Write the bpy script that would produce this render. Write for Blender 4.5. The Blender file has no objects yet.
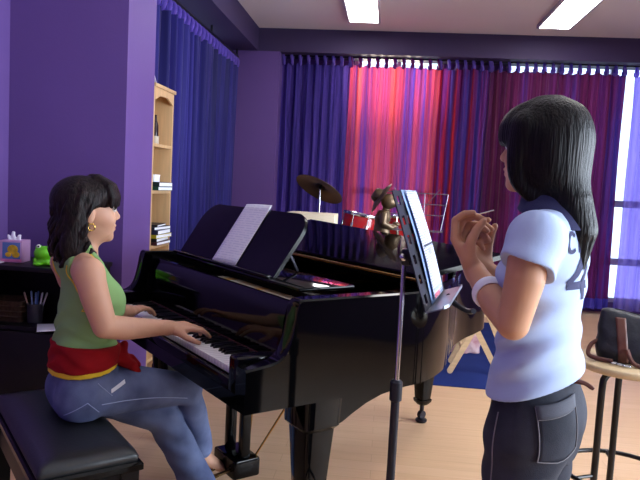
import bpy, bmesh, math, random
import numpy as np
from mathutils import Vector, Matrix, Euler
from mathutils.bvhtree import BVHTree

random.seed(7)
C = bpy.context.scene.collection
PI = math.pi

# ------------------------------------------------------------------ helpers
def lin(c):
    c = c / 255.0
    return c / 12.92 if c <= 0.04045 else ((c + 0.055) / 1.055) ** 2.4

def rgb(r, g, b):
    return (lin(r), lin(g), lin(b), 1.0)

def mat(name, col, rough=0.5, metal=0.0, spec=0.5, coat=0.0, bump=None, vary=None, sheen=0.0, emit=None, alpha=None, trans=0.0, coat_rough=0.05):
    """principled material; bump=(scale,strength,distance) noise; vary=(scale, amount, (sx,sy,sz)) mottles the colour"""
    m = bpy.data.materials.new(name)
    m.use_nodes = True
    nt = m.node_tree
    b = nt.nodes['Principled BSDF']
    b.inputs['Base Color'].default_value = col
    b.inputs['Roughness'].default_value = rough
    b.inputs['Metallic'].default_value = metal
    b.inputs['Specular IOR Level'].default_value = spec
    b.inputs['Coat Weight'].default_value = coat
    b.inputs['Coat Roughness'].default_value = coat_rough
    b.inputs['Sheen Weight'].default_value = sheen
    b.inputs['Transmission Weight'].default_value = trans
    if alpha is not None:
        b.inputs['Alpha'].default_value = alpha
    if emit:
        b.inputs['Emission Color'].default_value = emit[0]
        b.inputs['Emission Strength'].default_value = emit[1]
    tc = None
    if bump or vary:
        tc = nt.nodes.new('ShaderNodeTexCoord')
    if vary:
        mp = nt.nodes.new('ShaderNodeMapping')
        nt.links.new(tc.outputs['Object'], mp.inputs['Vector'])
        mp.inputs['Scale'].default_value = vary[2] if len(vary) > 2 else (1, 1, 1)
        n = nt.nodes.new('ShaderNodeTexNoise')
        n.inputs['Scale'].default_value = vary[0]
        n.inputs['Detail'].default_value = 4
        nt.links.new(mp.outputs['Vector'], n.inputs['Vector'])
        r = nt.nodes.new('ShaderNodeValToRGB')
        a = vary[1]
        r.color_ramp.elements[0].position = 0.3
        r.color_ramp.elements[1].position = 0.7
        r.color_ramp.elements[0].color = tuple(max(0, x * (1 - a)) for x in col[:3]) + (1,)
        c2 = vary[3] if len(vary) > 3 else tuple(min(1, x * (1 + a)) for x in col[:3]) + (1,)
        r.color_ramp.elements[1].color = c2
        nt.links.new(n.outputs['Fac'], r.inputs['Fac'])
        nt.links.new(r.outputs['Color'], b.inputs['Base Color'])
    if bump:
        n = nt.nodes.new('ShaderNodeTexNoise')
        n.inputs['Scale'].default_value = bump[0]
        n.inputs['Detail'].default_value = 3
        nt.links.new(tc.outputs['Object'], n.inputs['Vector'])
        bp = nt.nodes.new('ShaderNodeBump')
        bp.inputs['Strength'].default_value = bump[1]
        bp.inputs['Distance'].default_value = bump[2]
        nt.links.new(n.outputs['Fac'], bp.inputs['Height'])
        nt.links.new(bp.outputs['Normal'], b.inputs['Normal'])
    return m

def link(o, parent=None):
    C.objects.link(o)
    if parent is not None:
        o.parent = parent
    return o

def tag(o, label=None, cat=None, group=None, kind=None):
    if label: o['label'] = label
    if cat: o['category'] = cat
    if group: o['group'] = group
    if kind: o['kind'] = kind
    return o

def thing(name, label, cat, loc=(0, 0, 0), rz=0.0, group=None):
    o = bpy.data.objects.new(name, None)
    o.empty_display_size = 0.1
    C.objects.link(o)
    o.location = loc
    o.rotation_euler = (0, 0, rz)
    return tag(o, label, cat, group)

def copy_tree(o, parent=None):
    c = o.copy()
    C.objects.link(c)
    if parent is not None:
        c.parent = parent
    for ch in list(o.children):
        copy_tree(ch, c)
    return c

class MB:
    """collects shapes, builds ONE mesh object"""
    def __init__(s):
        s.bm = bmesh.new()
    def box(s, c, size, rot=None, bevel=0.0, seg=2):
        r = bmesh.ops.create_cube(s.bm, size=1.0)
        vs = r['verts']
        for v in vs:
            v.co = Vector((v.co.x * size[0], v.co.y * size[1], v.co.z * size[2]))
        if bevel > 0:
            es = list({e for v in vs for e in v.link_edges})
            rb = bmesh.ops.bevel(s.bm, geom=es, offset=bevel, segments=seg, affect='EDGES', profile=0.5)
            vs = list({v for f in rb['faces'] for v in f.verts} | {v for v in vs if v.is_valid})
        M = Euler(rot).to_matrix() if rot is not None else Matrix.Identity(3)
        if isinstance(rot, Matrix): M = rot
        for v in vs:
            v.co = M @ v.co + Vector(c)
        return s
    def tube(s, pts, r, n=10, cap=True, close=False):
        """sweep a circle (radius r or list of radii) along points"""
        pts = [Vector(p) for p in pts]
        rs = r if isinstance(r, (list, tuple)) else [r] * len(pts)
        m = len(pts)
        t0 = (pts[1] - pts[0]).normalized()
        up = Vector((0, 0, 1)) if abs(t0.z) < 0.9 else Vector((1, 0, 0))
        x = t0.cross(up).normalized()
        rings = []
        for i in range(m):
            if close:
                t = (pts[(i + 1) % m] - pts[i - 1])
            elif i == 0:
                t = pts[1] - pts[0]
            elif i == m - 1:
                t = pts[-1] - pts[-2]
            else:
                t = (pts[i + 1] - pts[i]).normalized() + (pts[i] - pts[i - 1]).normalized()
            if t.length < 1e-9: t = t0
            t = t.normalized()
            x = (x - t * x.dot(t))
            if x.length < 1e-6:
                x = t.orthogonal()
            x = x.normalized()
            y = t.cross(x)
            ring = []
            for k in range(n):
                a = 2 * PI * k / n
                ring.append(s.bm.verts.new(pts[i] + (x * math.cos(a) + y * math.sin(a)) * rs[i]))
            rings.append(ring)
        mm = m if close else m - 1
        for i in range(mm):
            a, b = rings[i], rings[(i + 1) % m]
            for k in range(n):
                s.bm.faces.new((a[k], a[(k + 1) % n], b[(k + 1) % n], b[k]))
        if cap and not close:
            s.bm.faces.new(list(reversed(rings[0])))
            s.bm.faces.new(rings[-1])
        return s
    def lathe(s, prof, c=(0, 0, 0), n=32, M=None):
        """prof [(r,z)...] revolve about z"""
        c = Vector(c)
        rings = []
        for (r, z) in prof:
            if r < 1e-6:
                p = Vector((0, 0, z))
                p = (M @ p if M is not None else p) + c
                rings.append([s.bm.verts.new(p)])
            else:
                ring = []
                for k in range(n):
                    a = 2 * PI * k / n
                    p = Vector((r * math.cos(a), r * math.sin(a), z))
                    p = (M @ p if M is not None else p) + c
                    ring.append(s.bm.verts.new(p))
                rings.append(ring)
        for a, b in zip(rings[:-1], rings[1:]):
            if len(a) == 1 and len(b) == 1: continue
            for k in range(n):
                k2 = (k + 1) % n
                if len(a) == 1: s.bm.faces.new((a[0], b[k2], b[k]))
                elif len(b) == 1: s.bm.faces.new((a[k], a[k2], b[0]))
                else: s.bm.faces.new((a[k], a[k2], b[k2], b[k]))
        return s
    def prism(s, pts, z0, z1, axis='z'):
        """closed outline (x,y) extruded z0..z1"""
        def P(p, z):
            if axis == 'z': return Vector((p[0], p[1], z))
            if axis == 'x': return Vector((z, p[0], p[1]))
            return Vector((p[0], z, p[1]))
        a = [s.bm.verts.new(P(p, z0)) for p in pts]
        b = [s.bm.verts.new(P(p, z1)) for p in pts]
        n = len(pts)
        for k in range(n):
            s.bm.faces.new((a[k], a[(k + 1) % n], b[(k + 1) % n], b[k]))
        s.bm.faces.new(list(reversed(a)))
        s.bm.faces.new(b)
        return s
    def grid(s, f, nu, nv):
        """f(i/nu, j/nv) -> point"""
        g = [[s.bm.verts.new(f(i / nu, j / nv)) for j in range(nv + 1)] for i in range(nu + 1)]
        for i in range(nu):
            for j in range(nv):
                s.bm.faces.new((g[i][j], g[i + 1][j], g[i + 1][j + 1], g[i][j + 1]))
        return s
    def quad(s, *p):
        s.bm.faces.new([s.bm.verts.new(q) for q in p])
        return s
    def loft(s, rings, cap=True):
        rs = [[s.bm.verts.new(p) for p in ring] for ring in rings]
        n = len(rs[0])
        for a, b in zip(rs[:-1], rs[1:]):
            for k in range(n):
                s.bm.faces.new((a[k], a[(k + 1) % n], b[(k + 1) % n], b[k]))
        if cap:
            s.bm.faces.new(list(reversed(rs[0])))
            s.bm.faces.new(rs[-1])
        return s
    def sphere(s, c, r, n=16, scale=(1, 1, 1), M=None):
        res = bmesh.ops.create_uvsphere(s.bm, u_segments=n, v_segments=max(6, n // 2), radius=1.0)
        rr = r if isinstance(r, (tuple, list)) else (r * scale[0], r * scale[1], r * scale[2])
        for v in res['verts']:
            p = Vector((v.co.x * rr[0], v.co.y * rr[1], v.co.z * rr[2]))
            if M is not None: p = M @ p
            v.co = p + Vector(c)
        return s
    def build(s, name, m, parent=None, smooth=True, angle=40, solid=0.0, recalc=True):
        if recalc:
            bmesh.ops.recalc_face_normals(s.bm, faces=s.bm.faces[:])
        me = bpy.data.meshes.new(name)
        s.bm.to_mesh(me)
        s.bm.free()
        if m is not None:
            for mm in (m if isinstance(m, (list, tuple)) else [m]):
                me.materials.append(mm)
        o = bpy.data.objects.new(name, me)
        link(o, parent)
        if smooth and len(me.polygons):
            me.polygons.foreach_set('use_smooth', [True] * len(me.polygons))
            try:
                me.set_sharp_from_angle(angle=math.radians(angle))
            except Exception:
                pass
        if solid:
            md = o.modifiers.new('thickness', 'SOLIDIFY')
            md.thickness = solid
            md.offset = 0
        return o

def spline(pts, n=8, close=False):
    """Catmull-Rom through points"""
    P = [np.array(p, float) for p in pts]
    out = []
    m = len(P)
    rng = range(m) if close else range(m - 1)
    for i in rng:
        if close:
            p0, p1, p2, p3 = P[i - 1], P[i], P[(i + 1) % m], P[(i + 2) % m]
        else:
            p1, p2 = P[i], P[i + 1]
            p0 = P[i - 1] if i > 0 else 2 * p1 - p2
            p3 = P[i + 2] if i + 2 < m else 2 * p2 - p1
        for k in range(n):
            t = k / n
            out.append(0.5 * ((2 * p1) + (-p0 + p2) * t + (2 * p0 - 5 * p1 + 4 * p2 - p3) * t * t + (-p0 + 3 * p1 - 3 * p2 + p3) * t ** 3))
    if not close:
        out.append(P[-1])
    return [tuple(float(c) for c in p) for p in out]

# ------------------------------------------------------------------ implicit surfaces
def rotm(ax, ay, az):
    return np.array(Euler((ax, ay, az)).to_matrix())

class Field:
    """signed distance field on a grid, combined from smooth primitives, meshed with surface nets"""
    def __init__(s, lo, hi, h):
        s.lo = np.array(lo, float); s.h = h
        s.n = np.ceil((np.array(hi, float) - s.lo) / h).astype(int) + 1
        s.D = np.full(s.n, 0.3, np.float32)
        s.ax = [s.lo[i] + h * np.arange(s.n[i]) for i in range(3)]
        s.warp = None
    def _sub(s, lo, hi):
        a = np.clip(np.floor((np.array(lo) - s.lo) / s.h).astype(int), 0, s.n)
        b = np.clip(np.ceil((np.array(hi) - s.lo) / s.h).astype(int) + 1, 0, s.n)
        if np.any(b <= a): return None
        sl = tuple(slice(a[i], b[i]) for i in range(3))
        X = s.ax[0][sl[0]][:, None, None]; Y = s.ax[1][sl[1]][None, :, None]; Z = s.ax[2][sl[2]][None, None, :]
        return sl, X, Y, Z
    def comb(s, sl, d, op, k):
        A = s.D[sl]
        d = d.astype(np.float32)
        if op == 'add':
            if k > 0:
                h = np.maximum(k - np.abs(A - d), 0) / k
                s.D[sl] = np.minimum(A, d) - h * h * k * 0.25
            else:
                s.D[sl] = np.minimum(A, d)
        elif op == 'cut':
            d = -d
            if k > 0:
                h = np.maximum(k - np.abs(A - d), 0) / k
                s.D[sl] = np.maximum(A, d) + h * h * k * 0.25
            else:
                s.D[sl] = np.maximum(A, d)
    def cone(s, a, b, ra, rb, k=0.02, op='add', flat=None, pad=0.0):
        """capsule a-b with radii ra,rb; flat=(dir, factor) squashes it along dir"""
        a = np.array(a, float); b = np.array(b, float)
        m = max(ra, rb) * (1.0 if flat is None else max(1.0, flat[1])) + k + pad + 3 * s.h
        q = s._sub(np.minimum(a, b) - m, np.maximum(a, b) + m)
        if q is None: return s
        sl, X, Y, Z = q
        ab = b - a; L = max(ab @ ab, 1e-9)
        t = np.clip(((X - a[0]) * ab[0] + (Y - a[1]) * ab[1] + (Z - a[2]) * ab[2]) / L, 0, 1)
        dx = X - a[0] - t * ab[0]; dy = Y - a[1] - t * ab[1]; dz = Z - a[2] - t * ab[2]
        if flat is None:
            d = np.sqrt(dx * dx + dy * dy + dz * dz)
        else:
            n = np.array(flat[0], float); n /= np.linalg.norm(n)
            c = dx * n[0] + dy * n[1] + dz * n[2]
            d2 = dx * dx + dy * dy + dz * dz - c * c + (c / flat[1]) ** 2
            d = np.sqrt(np.maximum(d2, 0))
        s.comb(sl, d - (ra + t * (rb - ra)), op, k)
        return s
    def chain(s, pts, rs, k=0.02, op='add', flat=None):
        """polyline of capsules: hard union along the line, then one smooth combination"""
        P = [np.array(p, float) for p in pts]
        m = max(rs) * (1.0 if flat is None else max(1.0, flat[1])) + k + 3 * s.h
        q = s._sub(np.min(P, axis=0) - m, np.max(P, axis=0) + m)
        if q is None: return s
        sl = q[0]
        tmp = Field.__new__(Field)
        tmp.h = s.h; tmp.lo = np.array([s.ax[i][sl[i].start] for i in range(3)])
        tmp.ax = [s.ax[i][sl[i]] for i in range(3)]; tmp.n = np.array([len(a) for a in tmp.ax])
        tmp.D = np.full(tmp.n, 0.3, np.float32)
        for i in range(len(P) - 1):
            mm = m
            tmp.cone(P[i], P[i + 1], rs[i], rs[i + 1], 0.0, 'add', flat, pad=k)
        s.comb(sl, tmp.D, op, k)
        return s
    def ell(s, c, r, R=None, k=0.02, op='add'):
        c = np.array(c, float); r = np.array(r, float)
        m = max(r) + k + 3 * s.h
        q = s._sub(c - m, c + m)
        if q is None: return s
        sl, X, Y, Z = q
        x, y, z = X - c[0], Y - c[1], Z - c[2]
        if R is not None:
            x, y, z = (R[0, 0] * x + R[1, 0] * y + R[2, 0] * z, R[0, 1] * x + R[1, 1] * y + R[2, 1] * z, R[0, 2] * x + R[1, 2] * y + R[2, 2] * z)
        k0 = np.sqrt((x / r[0]) ** 2 + (y / r[1]) ** 2 + (z / r[2]) ** 2)
        k1 = np.sqrt((x / r[0] ** 2) ** 2 + (y / r[1] ** 2) ** 2 + (z / r[2] ** 2) ** 2)
        d = k0 * (k0 - 1) / np.maximum(k1, 1e-6)
        s.comb(sl, d, op, k)
        return s
    def stack(s, rows, k=0.02, op='add', pw=2.0):
        """rows (z, cx, cy, rx, ry): elliptic sections stacked along z"""
        rows = sorted(rows)
        zs = np.array([r[0] for r in rows])
        zz = np.linspace(zs[0], zs[-1], 160)
        # smooth interpolation
        from numpy import interp
        cols = []
        for j in range(1, 5):
            y = np.array([r[j] for r in rows])
            f = interp(zz, zs, y)
            ker = np.hanning(19); ker /= ker.sum()
            f = np.convolve(np.pad(f, 9, mode='edge'), ker, 'valid')
            cols.append(f)
        mr = max(cols[2].max(), cols[3].max()) + k + 3 * s.h
        lo = (cols[0].min() - mr, cols[1].min() - mr, zs[0] - k - 3 * s.h)
        hi = (cols[0].max() + mr, cols[1].max() + mr, zs[-1] + k + 3 * s.h)
        q = s._sub(lo, hi)
        if q is None: return s
        sl, X, Y, Z = q
        zc = np.clip(Z, zs[0], zs[-1])
        cx, cy, rx, ry = [interp(zc.ravel(), zz, c).reshape(zc.shape) for c in cols]
        if pw == 2.0:
            e = np.sqrt(((X - cx) / rx) ** 2 + ((Y - cy) / ry) ** 2)
        else:
            e = (np.abs((X - cx) / rx) ** pw + np.abs((Y - cy) / ry) ** pw) ** (1 / pw)
        d = (e - 1) * np.minimum(rx, ry)
        over = np.abs(Z - zc)
        d = np.where(over > 0, np.sqrt(np.maximum(d, 0) ** 2 + over ** 2), d)
        d = np.maximum(d, np.maximum(zs[0] - Z, Z - zs[-1]))
        s.comb(sl, d, op, k)
        return s
    def plane(s, p, n, k=0.0, op='cut'):
        """removes the half space on the side n points to"""
        p = np.array(p, float); n = np.array(n, float); n /= np.linalg.norm(n)
        X = s.ax[0][:, None, None]; Y = s.ax[1][None, :, None]; Z = s.ax[2][None, None, :]
        d = -((X - p[0]) * n[0] + (Y - p[1]) * n[1] + (Z - p[2]) * n[2])
        s.comb((slice(None),) * 3, d, 'cut', k)
        return s
    def ripple(s, fn):
        """fn(X,Y,Z) -> offset added to the field"""
        X = s.ax[0][:, None, None]; Y = s.ax[1][None, :, None]; Z = s.ax[2][None, None, :]
        s.D = (s.D + fn(X, Y, Z)).astype(np.float32)
        return s
    def mesh(s, name, m, parent=None, smooth_it=0):
        D = s.D
        D[0], D[-1], D[:, 0], D[:, -1], D[:, :, 0], D[:, :, -1] = (np.maximum(D[0], s.h), np.maximum(D[-1], s.h), np.maximum(D[:, 0], s.h), np.maximum(D[:, -1], s.h), np.maximum(D[:, :, 0], s.h), np.maximum(D[:, :, -1], s.h))
        S = D < 0
        n = D.shape
        cs = [(a, b, c) for a in (0, 1) for b in (0, 1) for c in (0, 1)]
        cnt = np.zeros((n[0] - 1, n[1] - 1, n[2] - 1), np.uint8)
        for (a, b, c) in cs:
            cnt += S[a:n[0] - 1 + a, b:n[1] - 1 + b, c:n[2] - 1 + c]
        act = (cnt > 0) & (cnt < 8)
        idx = np.argwhere(act)
        vid = np.full(act.shape, -1, np.int32)
        vid[act] = np.arange(len(idx))
        pos = np.zeros((len(idx), 3)); ct = np.zeros(len(idx))
        for p in cs:
            for ax in range(3):
                if p[ax]: continue
                q = list(p); q[ax] = 1
                va = D[idx[:, 0] + p[0], idx[:, 1] + p[1], idx[:, 2] + p[2]]
                vb = D[idx[:, 0] + q[0], idx[:, 1] + q[1], idx[:, 2] + q[2]]
                cr = (va < 0) != (vb < 0)
                t = np.where(cr, va / np.where(cr, va - vb, 1), 0)
                for j in range(3):
                    pos[:, j] += np.where(cr, p[j] + (t if j == ax else 0), 0)
                ct += cr
        pos = (pos / ct[:, None] + idx) * s.h + s.lo
        faces = []
        for ax in range(3):
            o1, o2 = [(1, 2), (2, 0), (0, 1)][ax]
            sa = [slice(None)] * 3; sb = [slice(None)] * 3
            sa[ax] = slice(0, -1); sb[ax] = slice(1, None)
            A = S[tuple(sa)]; B_ = S[tuple(sb)]
            E = np.argwhere(A != B_)
            E = E[(E[:, o1] > 0) & (E[:, o2] > 0) & (E[:, o1] < n[o1] - 1) & (E[:, o2] < n[o2] - 1)]
            if not len(E): continue
            def cell(d1, d2):
                e = E.copy(); e[:, o1] += d1; e[:, o2] += d2
                return vid[e[:, 0], e[:, 1], e[:, 2]]
            Q = np.stack([cell(-1, -1), cell(0, -1), cell(0, 0), cell(-1, 0)], 1)
            ins = S[E[:, 0], E[:, 1], E[:, 2]]
            Q[~ins] = Q[~ins][:, ::-1]
            faces.append(Q)
        F = np.concatenate(faces)
        F = F[(F >= 0).all(1)]
        for _ in range(smooth_it):
            acc = np.zeros_like(pos); c2 = np.zeros(len(pos))
            for i in range(4):
                np.add.at(acc, F[:, i], pos[F[:, (i + 1) % 4]]); np.add.at(c2, F[:, i], 1)
                np.add.at(acc, F[:, i], pos[F[:, (i - 1) % 4]]); np.add.at(c2, F[:, i], 1)
            pos = 0.5 * pos + 0.5 * acc / np.maximum(c2, 1)[:, None]
        me = bpy.data.meshes.new(name)
        me.vertices.add(len(pos)); me.vertices.foreach_set('co', pos.astype(np.float32).ravel())
        me.loops.add(len(F) * 4); me.loops.foreach_set('vertex_index', F.astype(np.int32).ravel())
        me.polygons.add(len(F)); me.polygons.foreach_set('loop_start', np.arange(0, len(F) * 4, 4, dtype=np.int32))
        try:
            me.polygons.foreach_set('loop_total', np.full(len(F), 4, np.int32))
        except Exception:
            pass
        me.update(calc_edges=True)
        me.polygons.foreach_set('use_smooth', np.ones(len(F), bool))
        if m is not None: me.materials.append(m)
        o = bpy.data.objects.new(name, me)
        link(o, parent)
        s.pos = pos; s.F = F
        return o
    def bvh(s):
        return BVHTree.FromPolygons([tuple(p) for p in s.pos], [tuple(int(i) for i in f) for f in s.F])
# ------------------------------------------------------------------ camera
def camera():
    yaw, pitch, roll = math.radians(5.7), math.radians(4.7), math.radians(3.0)
    f = Vector((-math.sin(yaw) * math.cos(pitch), math.cos(yaw) * math.cos(pitch), -math.sin(pitch)))
    r0 = Vector((math.cos(yaw), math.sin(yaw), 0))
    u0 = r0.cross(f)
    r = r0 * math.cos(roll) + u0 * math.sin(roll)
    u = -r0 * math.sin(roll) + u0 * math.cos(roll)
    cd = bpy.data.cameras.new('camera')
    cd.sensor_width = 36.0
    cd.lens = 36.0 * 647.0 / 640.0
    cd.clip_start = 0.05
    co = bpy.data.objects.new('camera', cd)
    C.objects.link(co)
    M = Matrix((r, u, -f)).transposed().to_4x4()
    M.translation = Vector((0, 0, 1.35))
    co.matrix_world = M
    bpy.context.scene.camera = co
camera()

# ------------------------------------------------------------------ setting materials
M_wall = mat('purple_paint', rgb(102, 75, 140), 0.55, spec=0.3, bump=(90, 0.15, 0.004), vary=(1.2, 0.06))
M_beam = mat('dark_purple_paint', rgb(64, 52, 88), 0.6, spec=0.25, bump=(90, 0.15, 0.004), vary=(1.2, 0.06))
M_ceil = mat('ceiling_paint', rgb(236, 229, 226), 0.9, spec=0.1, bump=(60, 0.1, 0.003), vary=(0.8, 0.03))
M_frame = mat('window_metal', rgb(190, 190, 210), 0.5)
M_white_plastic = mat('white_plastic', rgb(225, 225, 225), 0.5)

def floor_mat():
    m = bpy.data.materials.new('laminate'); m.use_nodes = True
    nt = m.node_tree; b = nt.nodes['Principled BSDF']
    tc = nt.nodes.new('ShaderNodeTexCoord')
    br = nt.nodes.new('ShaderNodeTexBrick')
    br.inputs['Color1'].default_value = rgb(222, 184, 146)
    br.inputs['Color2'].default_value = rgb(217, 178, 138)
    br.inputs['Mortar'].default_value = rgb(200, 160, 122)
    br.inputs['Scale'].default_value = 1.0
    br.inputs['Mortar Size'].default_value = 0.0015
    br.inputs['Brick Width'].default_value = 1.2
    br.inputs['Row Height'].default_value = 0.095
    br.offset = 0.37
    nt.links.new(tc.outputs['Object'], br.inputs['Vector'])
    mp = nt.nodes.new('ShaderNodeMapping'); mp.inputs['Scale'].default_value = (2.0, 34, 1)
    nt.links.new(tc.outputs['Object'], mp.inputs['Vector'])
    n = nt.nodes.new('ShaderNodeTexNoise'); n.inputs['Scale'].default_value = 1.6; n.inputs['Detail'].default_value = 6
    nt.links.new(mp.outputs['Vector'], n.inputs['Vector'])
    mx = nt.nodes.new('ShaderNodeMix'); mx.data_type = 'RGBA'; mx.blend_type = 'MULTIPLY'
    mx.inputs[0].default_value = 0.55
    rp = nt.nodes.new('ShaderNodeValToRGB')
    rp.color_ramp.elements[0].position = 0.3; rp.color_ramp.elements[0].color = (0.86, 0.82, 0.78, 1)
    rp.color_ramp.elements[1].position = 0.65; rp.color_ramp.elements[1].color = (1, 1, 1, 1)
    nt.links.new(n.outputs['Fac'], rp.inputs['Fac'])
    nt.links.new(br.outputs['Color'], mx.inputs[6]); nt.links.new(rp.outputs['Color'], mx.inputs[7])
    nt.links.new(mx.outputs[2], b.inputs['Base Color'])
    b.inputs['Roughness'].default_value = 0.38
    b.inputs['Specular IOR Level'].default_value = 0.35
    return m
M_floor = floor_mat()

def glass_mat():
    m = bpy.data.materials.new('window_glass'); m.use_nodes = True
    nt = m.node_tree; nt.nodes.clear()
    o = nt.nodes.new('ShaderNodeOutputMaterial')
    t = nt.nodes.new('ShaderNodeBsdfTransparent'); t.inputs['Color'].default_value = (0.95, 0.97, 1, 1)
    g = nt.nodes.new('ShaderNodeBsdfGlossy'); g.inputs['Roughness'].default_value = 0.02
    f = nt.nodes.new('ShaderNodeFresnel'); f.inputs['IOR'].default_value = 1.45
    x = nt.nodes.new('ShaderNodeMixShader')
    nt.links.new(f.outputs['Fac'], x.inputs['Fac'])
    nt.links.new(t.outputs[0], x.inputs[1]); nt.links.new(g.outputs[0], x.inputs[2])
    nt.links.new(x.outputs[0], o.inputs['Surface'])
    return m
M_glass = glass_mat()

def struct(mb, name, m, label=None):
    o = mb.build(name, m, None, smooth=False)
    o['kind'] = 'structure'
    return o

RX0, RX1, RY0, RY1, RH = -2.31, 3.45, -2.6, 8.2, 3.2
struct(MB().box((0.57, 2.8, -0.05), (6.2, 11.3, 0.1)), 'floor', M_floor)
struct(MB().box((0.57, 2.8, RH + 0.05), (6.2, 11.3, 0.1)), 'ceiling', M_ceil)
# back wall with two window openings
def wall_x(mb, x0, x1, y0, y1, holes):
    xs = sorted({x0, x1} | {h[0] for h in holes} | {h[1] for h in holes})
    for a, b in zip(xs[:-1], xs[1:]):
        h = [q for q in holes if q[0] <= a + 1e-6 and q[1] >= b - 1e-6]
        if h:
            q = h[0]
            if q[2] > 0: mb.box(((a + b) / 2, (y0 + y1) / 2, q[2] / 2), (b - a, y1 - y0, q[2]))
            mb.box(((a + b) / 2, (y0 + y1) / 2, (q[3] + RH) / 2), (b - a, y1 - y0, RH - q[3]))
        else:
            mb.box(((a + b) / 2, (y0 + y1) / 2, RH / 2), (b - a, y1 - y0, RH))
    return mb
BW = [(-0.50, 0.60, 0.25, 3.05), (1.35, 3.25, 0.12, 3.05)]
struct(wall_x(MB(), -2.3, RX1 + 0.1, 8.2, 8.35, BW), 'wall_back', M_wall)
# right wall with window (out of frame, daylight side)
def wall_y(mb, y0, y1, x0, x1, holes):
    ys = sorted({y0, y1} | {h[0] for h in holes} | {h[1] for h in holes})
    for a, b in zip(ys[:-1], ys[1:]):
        h = [q for q in holes if q[0] <= a + 1e-6 and q[1] >= b - 1e-6]
        if h:
            q = h[0]
            mb.box(((x0 + x1) / 2, (a + b) / 2, q[2] / 2), (x1 - x0, b - a, q[2]))
            mb.box(((x0 + x1) / 2, (a + b) / 2, (q[3] + RH) / 2), (x1 - x0, b - a, RH - q[3]))
        else:
            mb.box(((x0 + x1) / 2, (a + b) / 2, RH / 2), (x1 - x0, b - a, RH))
    return mb
RW = [(-0.9, 4.4, 0.7, 2.85)]
struct(wall_y(MB(), RY0, 8.2, RX1, RX1 + 0.15, RW), 'wall_right', M_wall)
LW = [(4.6, 7.3, 0.9, 3.04)]
struct(wall_y(MB(), 4.2, 8.2, -2.15, -2.0, LW), 'wall_left', M_wall)
struct(MB().box((-2.38, 0.8, RH / 2), (0.15, 6.8, RH)), 'wall_left_alcove', M_wall)
struct(MB().box((-1.94, 3.975, RH / 2), (0.74, 0.45, RH)), 'wall_left_column', M_wall)
struct(MB().box((0.57, RY0 - 0.07, RH / 2), (6.2, 0.15, RH)), 'wall_front', M_wall)
struct(MB().box((-1.69, 7.985, 2.93 / 2), (0.64, 0.43, 2.93)), 'wall_back_pier', M_wall)
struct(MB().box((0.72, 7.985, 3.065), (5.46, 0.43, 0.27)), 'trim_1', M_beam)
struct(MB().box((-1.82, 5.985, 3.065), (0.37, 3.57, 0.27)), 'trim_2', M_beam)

def window(n, axis, lo, hi, z0, z1, pos, nv, nh):
    """frame with mullions + panes; axis 'x' along back wall or 'y' along a side wall"""
    fr = MB(); gl = MB(); w = 0.05
    def bx(mb, a, b, c, d, t):
        ca, cz = (a + b) / 2, (c + d) / 2
        if axis == 'x': mb.box((ca, pos, cz), (b - a, t, d - c))
        else: mb.box((pos, ca, cz), (t, b - a, d - c))
    bx(fr, lo, hi, z0, z0 + w, 0.08); bx(fr, lo, hi, z1 - w, z1, 0.08)
    bx(fr, lo, lo + w, z0, z1, 0.08); bx(fr, hi - w, hi, z0, z1, 0.08)
    for i in range(1, nv):
        c = lo + (hi - lo) * i / nv
        bx(fr, c - w / 2, c + w / 2, z0, z1, 0.07)
    for zz in nh:
        bx(fr, lo, hi, zz - 0.04, zz + 0.04, 0.07)
    bx(gl, lo + 0.02, hi - 0.02, z0 + 0.02, z1 - 0.02, 0.006)
    o = struct(fr, 'window_%d' % n, M_frame)
    g = gl.build('window_pane', M_glass, o, smooth=False)
    g['kind'] = 'structure'
window(1, 'x', BW[0][0], BW[0][1], BW[0][2], BW[0][3], 8.27, 2, (1.33,))
window(2, 'x', BW[1][0], BW[1][1], BW[1][2], BW[1][3], 8.27, 3, (1.33, 0.62))
window(3, 'y', RW[0][0], RW[0][1], RW[0][2], RW[0][3], RX1 + 0.07, 3, ())
window(4, 'y', LW[0][0], LW[0][1], LW[0][2], LW[0][3], -2.07, 3, (1.33,))

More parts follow.
